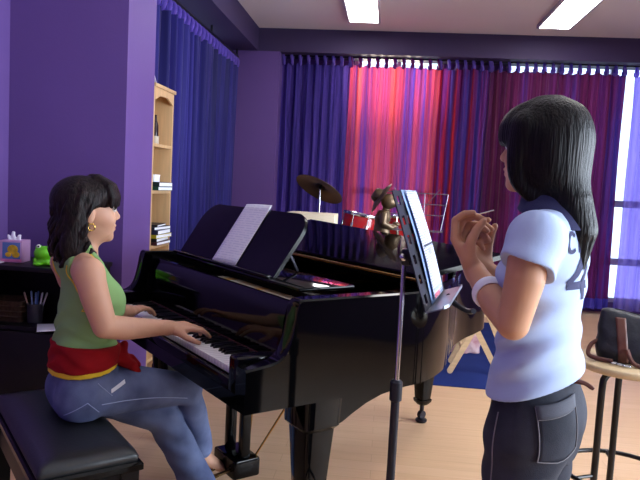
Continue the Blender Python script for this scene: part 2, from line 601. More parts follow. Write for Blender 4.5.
# ------------------------------------------------------------------ curtains
def cloth_mat(name, stops, scale=9.0, seed=0.0, trans=0.5, clear=0.10, zs=0.10, dark=(0.8, 0.8, 0.85)):
    """sheer layered cloth: colours vary in vertical streaks"""
    m = bpy.data.materials.new(name); m.use_nodes = True
    nt = m.node_tree; nt.nodes.clear()
    out = nt.nodes.new('ShaderNodeOutputMaterial')
    tc = nt.nodes.new('ShaderNodeTexCoord')
    mp = nt.nodes.new('ShaderNodeMapping')
    mp.inputs['Scale'].default_value = (1, 1, zs)
    mp.inputs['Location'].default_value = (seed, seed * 0.7, seed * 0.3)
    nt.links.new(tc.outputs['Object'], mp.inputs['Vector'])
    n = nt.nodes.new('ShaderNodeTexNoise'); n.inputs['Scale'].default_value = scale
    n.inputs['Detail'].default_value = 5; n.inputs['Roughness'].default_value = 0.6
    nt.links.new(mp.outputs['Vector'], n.inputs['Vector'])
    r = nt.nodes.new('ShaderNodeValToRGB')
    els = r.color_ramp.elements
    els[0].position = stops[0][0]; els[0].color = stops[0][1]
    els[1].position = stops[-1][0]; els[1].color = stops[-1][1]
    for p, c in stops[1:-1]:
        e = els.new(p); e.color = c
    nt.links.new(n.outputs['Fac'], r.inputs['Fac'])
    d = nt.nodes.new('ShaderNodeBsdfPrincipled'); d.inputs['Roughness'].default_value = 0.55
    d.inputs['Sheen Weight'].default_value = 0.15
    d.inputs['Specular IOR Level'].default_value = 0.2
    t = nt.nodes.new('ShaderNodeBsdfTranslucent')
    x = nt.nodes.new('ShaderNodeMixShader'); x.inputs['Fac'].default_value = trans
    nt.links.new(r.outputs['Color'], d.inputs['Base Color']); nt.links.new(r.outputs['Color'], t.inputs['Color'])
    nt.links.new(d.outputs[0], x.inputs[1]); nt.links.new(t.outputs[0], x.inputs[2])
    c = nt.nodes.new('ShaderNodeBsdfTransparent')
    nt.links.new(r.outputs['Color'], c.inputs['Color'])
    y = nt.nodes.new('ShaderNodeMixShader'); y.inputs['Fac'].default_value = clear
    nt.links.new(x.outputs[0], y.inputs[1]); nt.links.new(c.outputs[0], y.inputs[2])
    nt.links.new(y.outputs[0], out.inputs['Surface'])
    return m

P1 = rgb(100, 78, 186); P2 = rgb(58, 46, 138); P3 = rgb(140, 112, 216)
RD = rgb(222, 88, 100); RD2 = rgb(202, 76, 126); MG = rgb(140, 40, 108); MG2 = rgb(92, 24, 72)
M_c_purple = cloth_mat('purple_sheer', [(0.32, P2), (0.5, P1), (0.68, P3)], 7, 1.3, 0.5, 0.10, 0.04)
M_c_red = cloth_mat('red_sheer', [(0.33, rgb(92, 66, 176)), (0.43, rgb(160, 70, 142)), (0.50, RD2), (0.60, RD), (0.75, rgb(232, 120, 110))], 6.5, 4.1, 0.5, 0.13, 0.03)
M_c_mix = cloth_mat('purple_and_red_sheer', [(0.30, P2), (0.44, P1), (0.52, rgb(132, 46, 140)), (0.58, MG), (0.64, rgb(222, 50, 66))], 5, 7.7, 0.5, 0.12, 0.03)
M_c_plum = cloth_mat('plum_sheer', [(0.30, rgb(76, 18, 60)), (0.45, rgb(104, 26, 76)), (0.58, rgb(100, 34, 100)), (0.70, rgb(78, 56, 142))], 6, 2.9, 0.40, 0.08, 0.04)
M_c_violet = cloth_mat('violet_voile', [(0.35, rgb(150, 130, 225)), (0.65, rgb(186, 168, 245))], 9, 5.5, 0.6, 0.35, 0.05)
M_c_blue = cloth_mat('indigo_sheer', [(0.32, rgb(24, 21, 78)), (0.5, rgb(38, 33, 108)), (0.68, rgb(58, 51, 142))], 5, 3.3, 0.25, 0.02, 0.03)
M_chrome = mat('chrome', rgb(200, 200, 205), 0.18, metal=1.0)
M_darkmetal = mat('dark_metal', rgb(48, 46, 54), 0.4, metal=0.8)
M_hem = mat('blue_hem', rgb(62, 56, 176), 0.6)

def curtain(name, label, cat, lo, hi, pos, z0, z1, m, axis='x', amp=0.035, wl=0.115, seed=1, group=None, ringstep=0.102, ringmat=None, hem=None, flare=0.0):
    rnd = random.Random(seed)
    L = hi - lo
    t = thing(name, label, cat, ((lo + hi) / 2, pos, z0) if axis == 'x' else (pos, (lo + hi) / 2, z0), 0, group)
    ph = [rnd.uniform(0, 6.28) for _ in range(5)]
    H = z1 - z0
    def off(s, w):
        x = s * L
        a = amp * (0.75 + 0.25 * w)
        y = a * math.sin(2 * PI * x / wl + 0.9 * math.sin(2 * PI * x / (wl * 3.7) + ph[0]) + 0.25 * math.sin(3 * w + ph[1]))
        y += a * 0.35 * math.sin(2 * PI * x / (wl * 0.43) + ph[2] + w)
        y += 0.02 * math.sin(2 * PI * x / (wl * 6) + ph[3])
        return y
    def f(s, w):
        a = (s - 0.5) * L * (1 + flare * (1 - w) ** 4) + 0.004 * math.sin(9 * w + 30 * s)
        z = w * H - (0.012 * (0.5 - 0.5 * math.cos(2 * PI * s * L / ringstep)) if w > 0.999 else 0)
        return Vector((a, off(s, w), z)) if axis == 'x' else Vector((off(s, w), a, z))
    nu = max(24, int(L / wl * 18))
    MB().grid(f, nu, 14).build('cloth', m, t, angle=180, recalc=False)
    if hem:
        def fh(s, w):
            p = f(s, w * 0.045)
            if axis == 'x': p.y -= 0.004
            return p
        MB().grid(fh, nu, 2).build('hem', hem, t, angle=180, recalc=False)
    n = int(L / ringstep)
    ring = None
    for i in range(n + 1):
        a = -L / 2 + 0.02 + (L - 0.04) * i / n
        p = (a, 0, H + 0.045) if axis == 'x' else (0, a, H + 0.045)
        if ring is None:
            pts = []
            for k in range(18):
                q = 2 * PI * k / 18
                if axis == 'x': pts.append((0.008 * math.sin(q * 2), 0.028 * math.cos(q), 0.055 * math.sin(q)))
                else: pts.append((0.028 * math.cos(q), 0.008 * math.sin(q * 2), 0.055 * math.sin(q)))
            ring = MB().tube(pts, 0.018, 8, close=True).build('ring', ringmat or m, t)
            o = ring
        else:
            o = ring.copy(); C.objects.link(o); o.parent = t
        o.location = p
    return t

CY = 7.95
G = 'sheer curtains along the back wall'
curtain('curtain', 'deep purple sheer curtain at the left end of the back wall', 'curtain', -1.37, -0.52, CY, 0.05, 2.83, M_c_purple, seed=2, ringmat=M_c_purple, group=G)
curtain('curtain', 'bright red sheer curtain streaked with purple, lit by the window behind the drums', 'curtain', -0.54, 0.54, CY + 0.01, 0.05, 2.83, M_c_red, seed=3, wl=0.10, ringmat=M_c_mix, group=G)
curtain('curtain', 'mixed purple and dark red striped curtain between the bright red and plum curtains', 'curtain', 0.52, 1.14, CY, 0.05, 2.83, M_c_mix, seed=4, ringmat=M_c_purple, group=G)
curtain('curtain', 'plum maroon sheer curtain with blue hem behind the standing woman', 'curtain', 1.12, 2.67, CY + 0.01, 0.07, 2.83, M_c_plum, seed=5, ringmat=M_c_purple, hem=M_hem, flare=0.045, group=G)
curtain('curtain', 'pale violet voile curtain glowing at the right end of the back wall', 'curtain', 2.78, 3.38, CY + 0.05, 0.06, 2.83, M_c_violet, seed=6, ringmat=M_c_violet, flare=0.05, group=G)
curtain('curtain', 'dark indigo curtain on the left wall behind the wooden bookshelf', 'curtain', 4.35, 7.62, -1.86, 0.06, 2.70, M_c_blue, axis='y', seed=7, amp=0.045, wl=0.15, ringstep=0.12, ringmat=M_c_purple)
for nm, lab, p0, p1 in (('curtain_rail', 'dark metal curtain rail under the beam of the back wall', (-1.36, CY, 2.925), (3.42, CY, 2.925)),
                        ('curtain_rail', 'dark metal curtain rail along the left wall', (-1.86, 4.25, 2.84), (-1.86, 7.7, 2.84))):
    t = thing(nm, lab, 'curtain rail', p0)
    d = Vector(p1) - Vector(p0)
    MB().tube([(0, 0, 0), tuple(d)], 0.011, 10).build('rod', M_darkmetal, t)
    for k in range(4):
        q = d * (0.02 + 0.96 * k / 3)
        MB().box((q.x, q.y, q.z + 0.04), (0.02, 0.02, 0.07)).build('bracket', M_darkmetal, t)

# ------------------------------------------------------------------ ceiling lights
M_lamp = mat('light_diffuser', rgb(255, 255, 255), 0.6, emit=((1.0, 0.97, 0.95, 1), 22.0))
M_lampframe = mat('light_frame', rgb(190, 188, 196), 0.5)
def ceiling_light(x, y0, y1, label):
    t = thing('ceiling_light', label, 'ceiling light', (x, (y0 + y1) / 2, RH), 0, 'fluorescent ceiling lights')
    L = y1 - y0; w = 0.31
    f = MB()
    for s in (-1, 1):
        f.box((s * (w / 2 + 0.012), 0, -0.02), (0.024, L + 0.048, 0.04), bevel=0.004)
        f.box((0, s * (L / 2 + 0.012), -0.02), (w, 0.024, 0.04), bevel=0.004)
    f.build('light_frame', M_lampframe, t)
    MB().box((0, 0, -0.019), (w, L, 0.036), bevel=0.006).build('diffuser', M_lamp, t, smooth=False)
ceiling_light(-0.365, 6.05, 7.25, 'lit fluorescent ceiling panel above the red curtain, left of the two')
ceiling_light(1.665, 6.08, 7.29, 'lit fluorescent ceiling panel above the plum curtain, right of the two')
ceiling_light(1.665, 2.7, 3.9, 'unseen fluorescent ceiling panel added over the stool for extra light')  # extra panel out of view, added to light the room

# ------------------------------------------------------------------ daylight
def world():
    w = bpy.data.worlds.new('sky'); bpy.context.scene.world = w
    w.use_nodes = True
    nt = w.node_tree
    b = nt.nodes['Background']
    b.inputs['Color'].default_value = (0.66, 0.80, 1.0, 1)
    b.inputs['Strength'].default_value = 2.6
world()
def portal(loc, rot, sx, sy):
    l = bpy.data.lights.new('window_portal', 'AREA'); l.shape = 'RECTANGLE'; l.size = sx; l.size_y = sy
    l.cycles.is_portal = True
    o = bpy.data.objects.new('window_portal', l); C.objects.link(o)
    o.location = loc; o.rotation_euler = rot
portal((0.05, 8.4, 1.65), (-PI / 2, 0, 0), 1.1, 2.8)
portal((2.3, 8.4, 1.5), (-PI / 2, 0, 0), 1.9, 2.8)
portal((RX1 + 0.2, 1.75, 1.8), (0, PI / 2, 0), 2.1, 5.3)
portal((-2.2, 5.95, 1.9), (0, -PI / 2, 0), 2.0, 2.7)

l = bpy.data.lights.new('daylight', 'AREA'); l.shape = 'RECTANGLE'; l.size = 2.0; l.size_y = 5.2; l.energy = 500; l.color = (0.86, 0.93, 1.0)
o = bpy.data.objects.new('daylight', l); C.objects.link(o); o.location = (RX1 + 0.35, 1.75, 1.6); o.rotation_euler = (0, PI / 2 + 0.42, 0)
l = bpy.data.lights.new('added_curtain_light', 'AREA'); l.shape = 'RECTANGLE'; l.size = 0.7; l.size_y = 0.3; l.energy = 45; l.color = (1.0, 0.80, 0.58)  # added warm area light outside the window, brightens the red curtain's top
o = bpy.data.objects.new('added_curtain_light', l); C.objects.link(o); o.location = (-0.05, 8.75, 2.85); o.rotation_euler = (-PI / 2, 0, 0)
sc = bpy.context.scene
sc.view_settings.view_transform = 'Standard'
sc.view_settings.look = 'None'
sc.view_settings.gamma = 1.0
sc.view_settings.use_curve_mapping = False
sc.view_settings.exposure = 0.0
sc.cycles.use_denoising = True
sc.cycles.max_bounces = 8
sc.cycles.transparent_max_bounces = 12
sc.cycles.sample_clamp_indirect = 6.0
# ------------------------------------------------------------------ grand piano
# local frame: x from bass (-1.22) to treble (0), y towards the tail, key fronts at y = 0
M_piano = mat('black_polish', rgb(4, 4, 5), 0.06, spec=0.20)
M_pianodesk = mat('black_polish_desk', rgb(4, 4, 5), 0.22, spec=0.16)
M_pianolid = mat('black_polish_lid', rgb(3, 3, 4), 0.05, spec=0.14)
M_pianosat = mat('black_satin', rgb(9, 8, 10), 0.35, spec=0.18)
M_ivory = mat('white_key', rgb(236, 234, 230), 0.25, spec=0.5)
M_ebony = mat('black_key', rgb(14, 13, 15), 0.3, spec=0.5)
M_gold = mat('cast_iron_gold', rgb(150, 108, 48), 0.38, metal=0.85, vary=(14, 0.25))
M_brass = mat('brass', rgb(196, 152, 70), 0.25, metal=1.0)
M_wood_sb = mat('spruce', rgb(168, 120, 70), 0.5, vary=(6, 0.15, (1, 8, 1)))
M_pedal = mat('dull_brass', rgb(84, 66, 40), 0.4, metal=0.9)
M_felt = mat('dark_red_felt', rgb(60, 12, 18), 0.95)
M_string = mat('steel_string', rgb(170, 165, 160), 0.3, metal=1.0)

PIANO_RZ = math.atan2(-0.757, 0.653)
PIANO_LOC = (-0.448, 2.040, 0)
piano = thing('grand_piano', 'black polished grand piano with its front lid flap folded back', 'piano', PIANO_LOC, PIANO_RZ)

XB, XT = -1.36, 0.13            # bass and treble outsides
# rim outline (outer) from treble front round the tail to bass front
ctrl = [(XT, 0.00), (XT, 0.20), (XT, 0.40), (XT, 0.56), (XT - 0.01, 0.70), (XT - 0.05, 0.82), (XT - 0.13, 0.96), (XT - 0.26, 1.12), (XT - 0.38, 1.28),
        (XT - 0.465, 1.44), (XT - 0.52, 1.58), (XT - 0.60, 1.74), (XT - 0.74, 1.86), (XT - 0.94, 1.91), (XT - 1.17, 1.88), (XT - 1.36, 1.76),
        (XT - 1.46, 1.58), (XB, 1.35), (XB, 0.9), (XB, 0.6), (XB, 0.4), (XB, 0.2), (XB, 0.0)]
outer = spline(ctrl, 6)
def inset(pl, d):
    out = []
    for i, p in enumerate(pl):
        a = np.array(pl[max(i - 1, 0)]); b = np.array(pl[min(i + 1, len(pl) - 1)])
        t = b - a; t /= np.linalg.norm(t)
        nrm = np.array((-t[1], t[0]))      # walks counter-clockwise: left is inside
        out.append(tuple(np.array(p) + nrm * d))
    return out
inner = inset(outer, 0.065)
ZR0, ZR1 = 0.635, 0.985
def arm_top(y):
    """the arm sweeps down to the key bed in front"""
    if y > 0.155: return ZR1
    if y > 0.138: return ZR1 - 0.012 * ((0.155 - y) / 0.017) ** 2
    t = max(0.0, min(1.0, (y - (-0.045)) / 0.183))
    return 0.775 + 0.198 * (0.10 * t + 0.90 * t ** 8)
# densify the front part of each arm, extend a little in front of the keys
front_t = [(XT, y) for y in np.linspace(-0.045, 0.19, 40)]
front_b = [(XB, y) for y in np.linspace(0.19, -0.045, 40)]
op = front_t + [p for p in outer if p[1] > 0.2] + front_b
ip = inset(op, 0.065)
rings = []
for (a, b) in zip(op, ip):
    z = arm_top(a[1])
    rings.append([(a[0], a[1], ZR0), (a[0], a[1], z - 0.006), (a[0] * 0.9 + b[0] * 0.1, a[1] * 0.9 + b[1] * 0.1, z), (a[0] * 0.1 + b[0] * 0.9, a[1] * 0.1 + b[1] * 0.9, z), (b[0], b[1], z - 0.006), (b[0], b[1], ZR0)])
MB().loft(rings).build('rim', M_piano, piano, angle=35)
# case bottom / key bed
MB().box(((XB + XT) / 2, 0.24, 0.655), (XT - XB - 0.134, 0.56, 0.05)).build('key_bed', M_piano, piano, smooth=False)
inn = [p for p in inset(outer, 0.07) if p[1] > 0.38]
bot = [(XT - 0.07, 0.36)] + inn + [(XB + 0.07, 0.36)]
MB().prism(bot, 0.70, 0.715).build('soundboard', M_wood_sb, piano, smooth=False)
bm_ = MB()
for (x0, y0, x1, y1) in ((-0.1, 0.5, -0.95, 1.7), (-0.62, 0.5, -0.80, 1.74), (-1.2, 0.5, -0.95, 1.66)):
    d = Vector((x1 - x0, y1 - y0)); L = d.length; an = math.atan2(d.y, d.x)
    bm_.box(((x0 + x1) / 2, (y0 + y1) / 2, 0.672), (L, 0.09, 0.05), (0, 0, an))
bm_.build('bracing', M_pianosat, piano, smooth=False)
# key slip and cheek blocks
MB().box((-0.611, -0.028, 0.69), (1.225, 0.022, 0.05), bevel=0.004).build('key_slip', M_piano, piano)
for x in (0.033, -1.256):
    MB().box((x, 0.055, 0.735), (0.062, 0.19, 0.12), bevel=0.008).build('cheek_block', M_piano, piano)
# keys
KW = 1.222 / 52
wk = MB().box((0, 0.075, 0.722), (KW - 0.0012, 0.15, 0.024), bevel=0.0016).build('white_key', M_ivory, piano)
wk.location = (-1.222 + KW / 2, 0, 0)
for i in range(1, 52):
    o = wk.copy(); C.objects.link(o); o.parent = piano; o.location = (-1.222 + KW * (i + 0.5), 0, 0)
bk0 = None
for i in range(51):
    if i % 7 in (0, 2, 3, 5, 6):
        x = -1.222 + KW * (i + 1)
        if bk0 is None:
            bk0 = MB().loft([[(-0.0055, 0.052, 0.73), (0.0055, 0.052, 0.73), (0.0055, 0.15, 0.73), (-0.0055, 0.15, 0.73)],
                             [(-0.0045, 0.060, 0.746), (0.0045, 0.060, 0.746), (0.0045, 0.15, 0.746), (-0.0045, 0.15, 0.746)]]).build('black_key', M_ebony, piano, angle=20)
            o = bk0
        else:
            o = bk0.copy(); C.objects.link(o); o.parent = piano
        o.location = (x, 0, 0)
# fallboard (open, standing behind the keys)
fb = MB()
prof = [(0.153, 0.735), (0.156, 0.80), (0.166, 0.90), (0.180, 0.946), (0.188, 0.955), (0.204, 0.955), (0.208, 0.945), (0.192, 0.90), (0.182, 0.80), (0.18, 0.735)]
fb.loft([[(x, y, z) for (y, z) in prof] for x in (-1.222, -0.002)])
fb.build('fallboard', M_piano, piano, angle=25)
MB().box((-0.611, 0.153, 0.742), (1.22, 0.006, 0.012)).build('name_felt', M_felt, piano, smooth=False)
MB().box((-0.012, 0.170, 0.875), (0.022, 0.01, 0.02), (-0.2, 0, 0), bevel=0.003).build('fallboard_hinge', M_brass, piano)
# inside: plate, pins, strings, dampers
plate = [(XT - 0.08, 0.34)] + [p for p in inset(outer, 0.085) if p[1] > 0.36] + [(XB + 0.085, 0.34)]
pm = MB(); pm.prism(plate, 0.80, 0.825)
for k in range(4):
    x0 = -0.1 - 0.32 * k
    x1 = -0.30 - 0.27 * k
    y1 = [0.85, 1.38, 1.62, 1.6][k]
    d = Vector((x1 - x0, y1 - 0.4)); an = math.atan2(d.y, d.x)
    pm.box(((x0 + x1) / 2, (0.4 + y1) / 2, 0.845), (d.length, 0.035, 0.045), (0, 0, an), bevel=0.006)
pm.build('iron_plate', M_gold, piano, angle=30)
sm = MB()
for k in range(60):
    x0 = -1.16 + 1.12 * k / 59
    x1 = -1.10 + 0.98 * (k / 59) - 0.10
    lim = 1.60 - 1.25 * max(0, (k / 59 - 0.33)) ** 1.0
    sm.tube([(x0, 0.46, 0.862), (x1 - 0.05, lim, 0.858)], 0.0011, 4)
s_ = sm.build('strings', M_string, piano, smooth=False); s_['kind'] = 'stuff'
pn = MB()
for k in range(88):
    x = -1.18 + 1.16 * k / 87
    for j in range(2):
        pn.tube([(x + 0.004 * j, 0.37 + 0.028 * j, 0.825), (x + 0.004 * j, 0.37 + 0.028 * j, 0.885)], 0.0032, 5)
p_ = pn.build('tuning_pins', M_string, piano, smooth=False); p_['kind'] = 'stuff'
dm = MB()
for k in range(66):
    dm.box((-1.17 + 0.0146 * k, 0.55, 0.882), (0.010, 0.05, 0.028))
p_ = dm.build('dampers', M_pianosat, piano, smooth=False); p_['kind'] = 'stuff'
# music shelf and desk
MB().box((-0.60, 0.375, 0.982), (1.11, 0.25, 0.016), bevel=0.005).build('music_shelf', M_piano, piano)
md = MB()
oq = []
W_, Hh = 0.93, 0.295
pts = [(-W_ / 2, 0.0), (W_ / 2, 0.0), (W_ / 2 + 0.005, 0.05), (W_ / 2 - 0.005, 0.15)]
pts = [(-W_ / 2 + 0.01, 0.0), (W_ / 2 - 0.01, 0.0)]
for q in np.linspace(0, PI / 2, 9):
    pts.append((W_ / 2 - 0.10 + 0.10 * math.cos(q), Hh - 0.10 + 0.10 * math.sin(q)))
for q in np.linspace(PI / 2, PI, 9):
    pts.append((-W_ / 2 + 0.10 + 0.10 * math.cos(q), Hh - 0.10 + 0.10 * math.sin(q)))
DT = math.radians(34)          # backward lean
def desk_pt(a, b, c):          # a along x, b up the face, c out of the face (towards the player)
    return Vector((-0.74 + a, 0.285 + b * math.sin(DT) - c * math.cos(DT), 0.992 + b * math.cos(DT) + c * math.sin(DT)))
md.loft([[desk_pt(p[0], p[1], 0) for p in pts], [desk_pt(p[0], p[1], -0.016) for p in pts]])
md.build('music_desk', M_pianodesk, piano, angle=30)
MB().box((-0.74, 0.262, 0.996), (0.92, 0.022, 0.012), bevel=0.003).build('desk_ledge', M_piano, piano)
for x in (-1.0, -0.4):
    MB().box((x, 0.43, 1.06), (0.02, 0.012, 0.15), (0.55, 0, 0), bevel=0.003).build('desk_prop', M_darkmetal, piano)
# closed main lid with its front flap hinged open and folded back
lo_ = inset(outer, -0.018)
YH = 0.72
lp = [(XT + 0.018, YH)] + [p for p in lo_ if p[1] > YH + 0.01] + [(XB - 0.018, YH)]
l2 = inset(lp, 0.004)
lid = MB().loft([[(p[0], p[1], 0.991) for p in lp], [(p[0], p[1], 1.007) for p in lp], [(p[0], p[1], 1.012) for p in l2]]).build('lid', M_piano, piano, angle=30)
def flap_pt(x, b, c):
    FT = math.radians(14.2 - 5.7 * (x - XB) / (XT - XB))
    return (x, YH + 0.014 + b * math.cos(FT) - c * math.sin(FT), 1.017 + b * math.sin(FT) + c * math.cos(FT))
prof = [(0.0, 0.002), (0.004, 0.0), (0.475, 0.0), (0.48, 0.004), (0.48, 0.016), (0.475, 0.02), (0.004, 0.02), (0.0, 0.016)]
MB().loft([[flap_pt(x, b, c) for (b, c) in prof] for x in np.linspace(XB - 0.018, XT - 0.06, 8)]).build('front_flap', M_pianolid, piano, angle=25)
for x in (XB + 0.15, XT - 0.2):
    MB().box((x, YH + 0.32, 1.041 if x > -0.5 else 1.051), (0.03, 0.02, 0.056 if x > -0.5 else 0.078), bevel=0.003).build('flap_rest', M_pianosat, piano)
MB().tube([(XB, YH + 0.002, 1.014), (XT, YH + 0.002, 1.014)], 0.006, 10).build('lid_hinge', M_brass, lid)
MB().box(((XB + XT) / 2, YH + 0.022, 1.0135), (XT - XB, 0.03, 0.002)).build('hinge_strip', M_brass, lid, smooth=False)
# legs with casters
def piano_leg(x, y, top=0.64):
    L = MB()
    def ring(z, w, d, e=0.25):
        out = []
        for q in range(16):
            an = 2 * PI * q / 16
            cx, sy = 0.88 * math.cos(an), 0.88 * math.sin(an)
            out.append((x + w * math.copysign(abs(cx / 0.88) ** e * 0.88, cx), y + d * math.copysign(abs(sy / 0.88) ** e * 0.88, sy), z))
        return out
    L.loft([ring(0.105, 0.026, 0.026), ring(0.125, 0.045, 0.045), ring(0.14, 0.048, 0.048), ring(0.145, 0.040, 0.040), ring(0.22, 0.047, 0.047), ring(0.42, 0.062, 0.062),
            ring(0.52, 0.070, 0.070), ring(0.535, 0.085, 0.085), ring(top, 0.09, 0.09)])
    lg = L.build('leg', M_piano, piano, angle=30)
    c = MB()
    c.tube([(x, y, 0.07), (x, y, 0.11)], 0.013, 12)
    c.lathe([(0.0, 0.0), (0.028, 0.0), (0.034, 0.008), (0.034, 0.016), (0.024, 0.024), (0.0, 0.026)], (x, y, 0.0), 20)
    c.tube([(x - 0.012, y, 0.045), (x + 0.012, y, 0.045)], 0.024, 16)
    c.build('caster', M_darkmetal, lg)
piano_leg(0.045, 0.27); piano_leg(-1.27, 0.26); piano_leg(-0.835, 1.68, 0.66)
# scrolled brackets beside the front legs
for x in (0.045, -1.27):
    br = [(0.345, 0.64), (0.66, 0.64), (0.645, 0.625)] + [(0.345 + 0.27 * math.cos(q), 0.50 + 0.115 * math.sin(q)) for q in np.linspace(PI / 2 - 0.25, 0.2, 1)]
    br += [(0.60, 0.622), (0.53, 0.612), (0.46, 0.590), (0.40, 0.562), (0.36, 0.54), (0.345, 0.535)]
    MB().prism([p for p in br], x - 0.03, x + 0.06 if x > 0 else x + 0.03, axis='x').build('leg_bracket', M_piano, piano, smooth=False)
# pedal lyre
ly = MB()
for x in (-0.68, -0.55):
    ly.box((x, 0.34, 0.385), (0.036, 0.045, 0.50), bevel=0.008)
ly.box((-0.615, 0.34, 0.125), (0.20, 0.13, 0.085), bevel=0.012)
ly.box((-0.615, 0.34, 0.63), (0.18, 0.12, 0.03), bevel=0.006)
lyo = ly.build('pedal_lyre', M_piano, piano)
for x in (-0.675, -0.615, -0.555):
    MB().loft([[(x - w, y, z), (x + w, y, z), (x + w, y, z + 0.008), (x - w, y, z + 0.008)] for (w, y, z) in ((0.008, 0.28, 0.112), (0.008, 0.24, 0.108), (0.013, 0.20, 0.10), (0.014, 0.19, 0.096), (0.008, 0.178, 0.092))]).build('pedal', M_pedal, lyo, angle=30)
MB().tube([(-0.50, 0.36, 0.64), (-0.575, 0.37, 0.13)], 0.0045, 8).build('lyre_rod', M_brass, lyo)
MB().tube([(-0.40, 0.62, 0.65), (-0.57, 0.385, 0.12)], 0.0045, 8).build('lyre_rod', M_brass, lyo)

# ------------------------------------------------------------------ sheet of music on the desk
M_paper = mat('paper', rgb(242, 244, 252), 0.8, spec=0.2)
def stave_mat(name, base, ink, row, thick, seed=0.0, xs=60.0, block=0.5):
    """printed page: rows of grey marks; uses object coordinates (x across, z up)"""
    m = bpy.data.materials.new(name); m.use_nodes = True
    nt = m.node_tree; b = nt.nodes['Principled BSDF']
    b.inputs['Roughness'].default_value = 0.8; b.inputs['Specular IOR Level'].default_value = 0.2
    tc = nt.nodes.new('ShaderNodeTexCoord')
    sp = nt.nodes.new('ShaderNodeSeparateXYZ'); nt.links.new(tc.outputs['Object'], sp.inputs[0])
    def math_(op, a, b_=None):
        n = nt.nodes.new('ShaderNodeMath'); n.operation = op
        for i, v in enumerate((a, b_)):
            if v is None: continue
            if isinstance(v, (int, float)): n.inputs[i].default_value = v
            else: nt.links.new(v, n.inputs[i])
        return n.outputs[0]
    rowv = math_('DIVIDE', sp.outputs['Z'], row)
    fr = math_('FRACT', rowv)
    online = math_('LESS_THAN', fr, thick)
    mp = nt.nodes.new('ShaderNodeMapping'); mp.inputs['Scale'].default_value = (xs, 1, 1 / row)
    mp.inputs['Location'].default_value = (seed, seed, seed)
    nt.links.new(tc.outputs['Object'], mp.inputs['Vector'])
    n = nt.nodes.new('ShaderNodeTexNoise'); n.inputs['Scale'].default_value = 1.0; n.inputs['Detail'].default_value = 2
    nt.links.new(mp.outputs['Vector'], n.inputs['Vector'])
    on2 = math_('GREATER_THAN', n.outputs['Fac'], block)
    f = math_('MULTIPLY', online, on2)
    mx = nt.nodes.new('ShaderNodeMix'); mx.data_type = 'RGBA'
    mx.inputs[6].default_value = base; mx.inputs[7].default_value = ink
    nt.links.new(f, mx.inputs[0]); nt.links.new(mx.outputs[2], b.inputs['Base Color'])
    return m
M_page = stave_mat('music_page', rgb(246, 248, 255), rgb(226, 229, 242), 0.012, 0.35, 3.0, 40, 0.45)
def page(name, w, h, m, parent, curl=0.0, thick=0.0006):
    def f(s, t):
        return Vector(((s - 0.5) * w, curl * math.sin(PI * s) * (0.4 + 0.6 * t), t * h))
    return MB().grid(f, 12, 12).build(name, m, parent, solid=thick)
ms = thing('sheet_music', 'white sheet of music leaning on the open piano desk', 'sheet music', PIANO_LOC, PIANO_RZ)
PM = Matrix.Translation(Vector(PIANO_LOC)) @ Matrix.Rotation(PIANO_RZ, 4, 'Z')
SHEET_X = 0.03
wpos = PM @ desk_pt(SHEET_X, 0.004, 0.004)
ms.matrix_world = Matrix.Translation(wpos) @ Matrix.Rotation(PIANO_RZ, 4, 'Z') @ Matrix.Rotation(-DT, 4, 'X') @ Matrix.Rotation(math.radians(-2), 4, 'Y')
page('page', 0.225, 0.31, M_page, ms, -0.004)
o = page('page', 0.22, 0.305, M_paper, ms, -0.002); o.location = (-0.006, 0.003, 0.0); o.rotation_euler = (0, 0.012, 0)
# ------------------------------------------------------------------ bench
U2 = Vector((-0.653, 0.757)); V2 = Vector((0.757, 0.653)); PB = Vector((-0.448, 2.040))
def pw(u, v):
    q = PB + U2 * u + V2 * v
    return (q.x, q.y)
M_leather = mat('black_leather', rgb(34, 36, 38), 0.32, spec=0.5, bump=(120, 0.25, 0.002))
bx, by = pw(0.52, -0.432)
bench = thing('piano_bench', 'black padded piano bench under the seated woman', 'bench', (bx, by, 0), PIANO_RZ)
BL, BW_ = 0.80, 0.335
def rrect(w, d, r, z, n=6):
    out = []
    for (sx, sy, a0) in ((1, 1, 0), (-1, 1, PI / 2), (-1, -1, PI), (1, -1, 1.5 * PI)):
        for k in range(n + 1):
            a = a0 + PI / 2 * k / n
            out.append((sx * (w / 2 - r) + r * math.cos(a), sy * (d / 2 - r) + r * math.sin(a), z))
    return out
MB().loft([rrect(BL - 0.03, BW_ - 0.03, 0.012, 0.436), rrect(BL - 0.022, BW_ - 0.022, 0.014, 0.452), rrect(BL - 0.04, BW_ - 0.04, 0.02, 0.470), rrect(BL - 0.10, BW_ - 0.10, 0.03, 0.480), rrect(BL - 0.2, BW_ - 0.2, 0.03, 0.483)]).build('cushion', M_leather, bench, angle=60)
MB().loft([rrect(BL - 0.02, BW_ - 0.02, 0.004, 0.405), rrect(BL, BW_, 0.006, 0.412), rrect(BL, BW_, 0.006, 0.430), rrect(BL - 0.012, BW_ - 0.012, 0.005, 0.438)]).build('seat_frame', M_piano, bench, angle=30)
ap = MB()
for s in (-1, 1):
    ap.box((s * (BL / 2 - 0.035), 0, 0.345), (0.022, BW_ - 0.09, 0.125))
    ap.box((0, s * (BW_ / 2 - 0.035), 0.345), (BL - 0.09, 0.022, 0.125))
ap.build('apron', M_pianosat, bench, smooth=False)
for sx in (-1, 1):
    for sy in (-1, 1):
        x, y = sx * (BL / 2 - 0.04), sy * (BW_ / 2 - 0.04)
        MB().loft([[(x + a * w, y + b * w, z) for (a, b) in ((1, 1), (-1, 1), (-1, -1), (1, -1))] for (z, w) in ((0, 0.02), (0.26, 0.026), (0.405, 0.028))]).build('leg', M_pianosat, bench, angle=30)

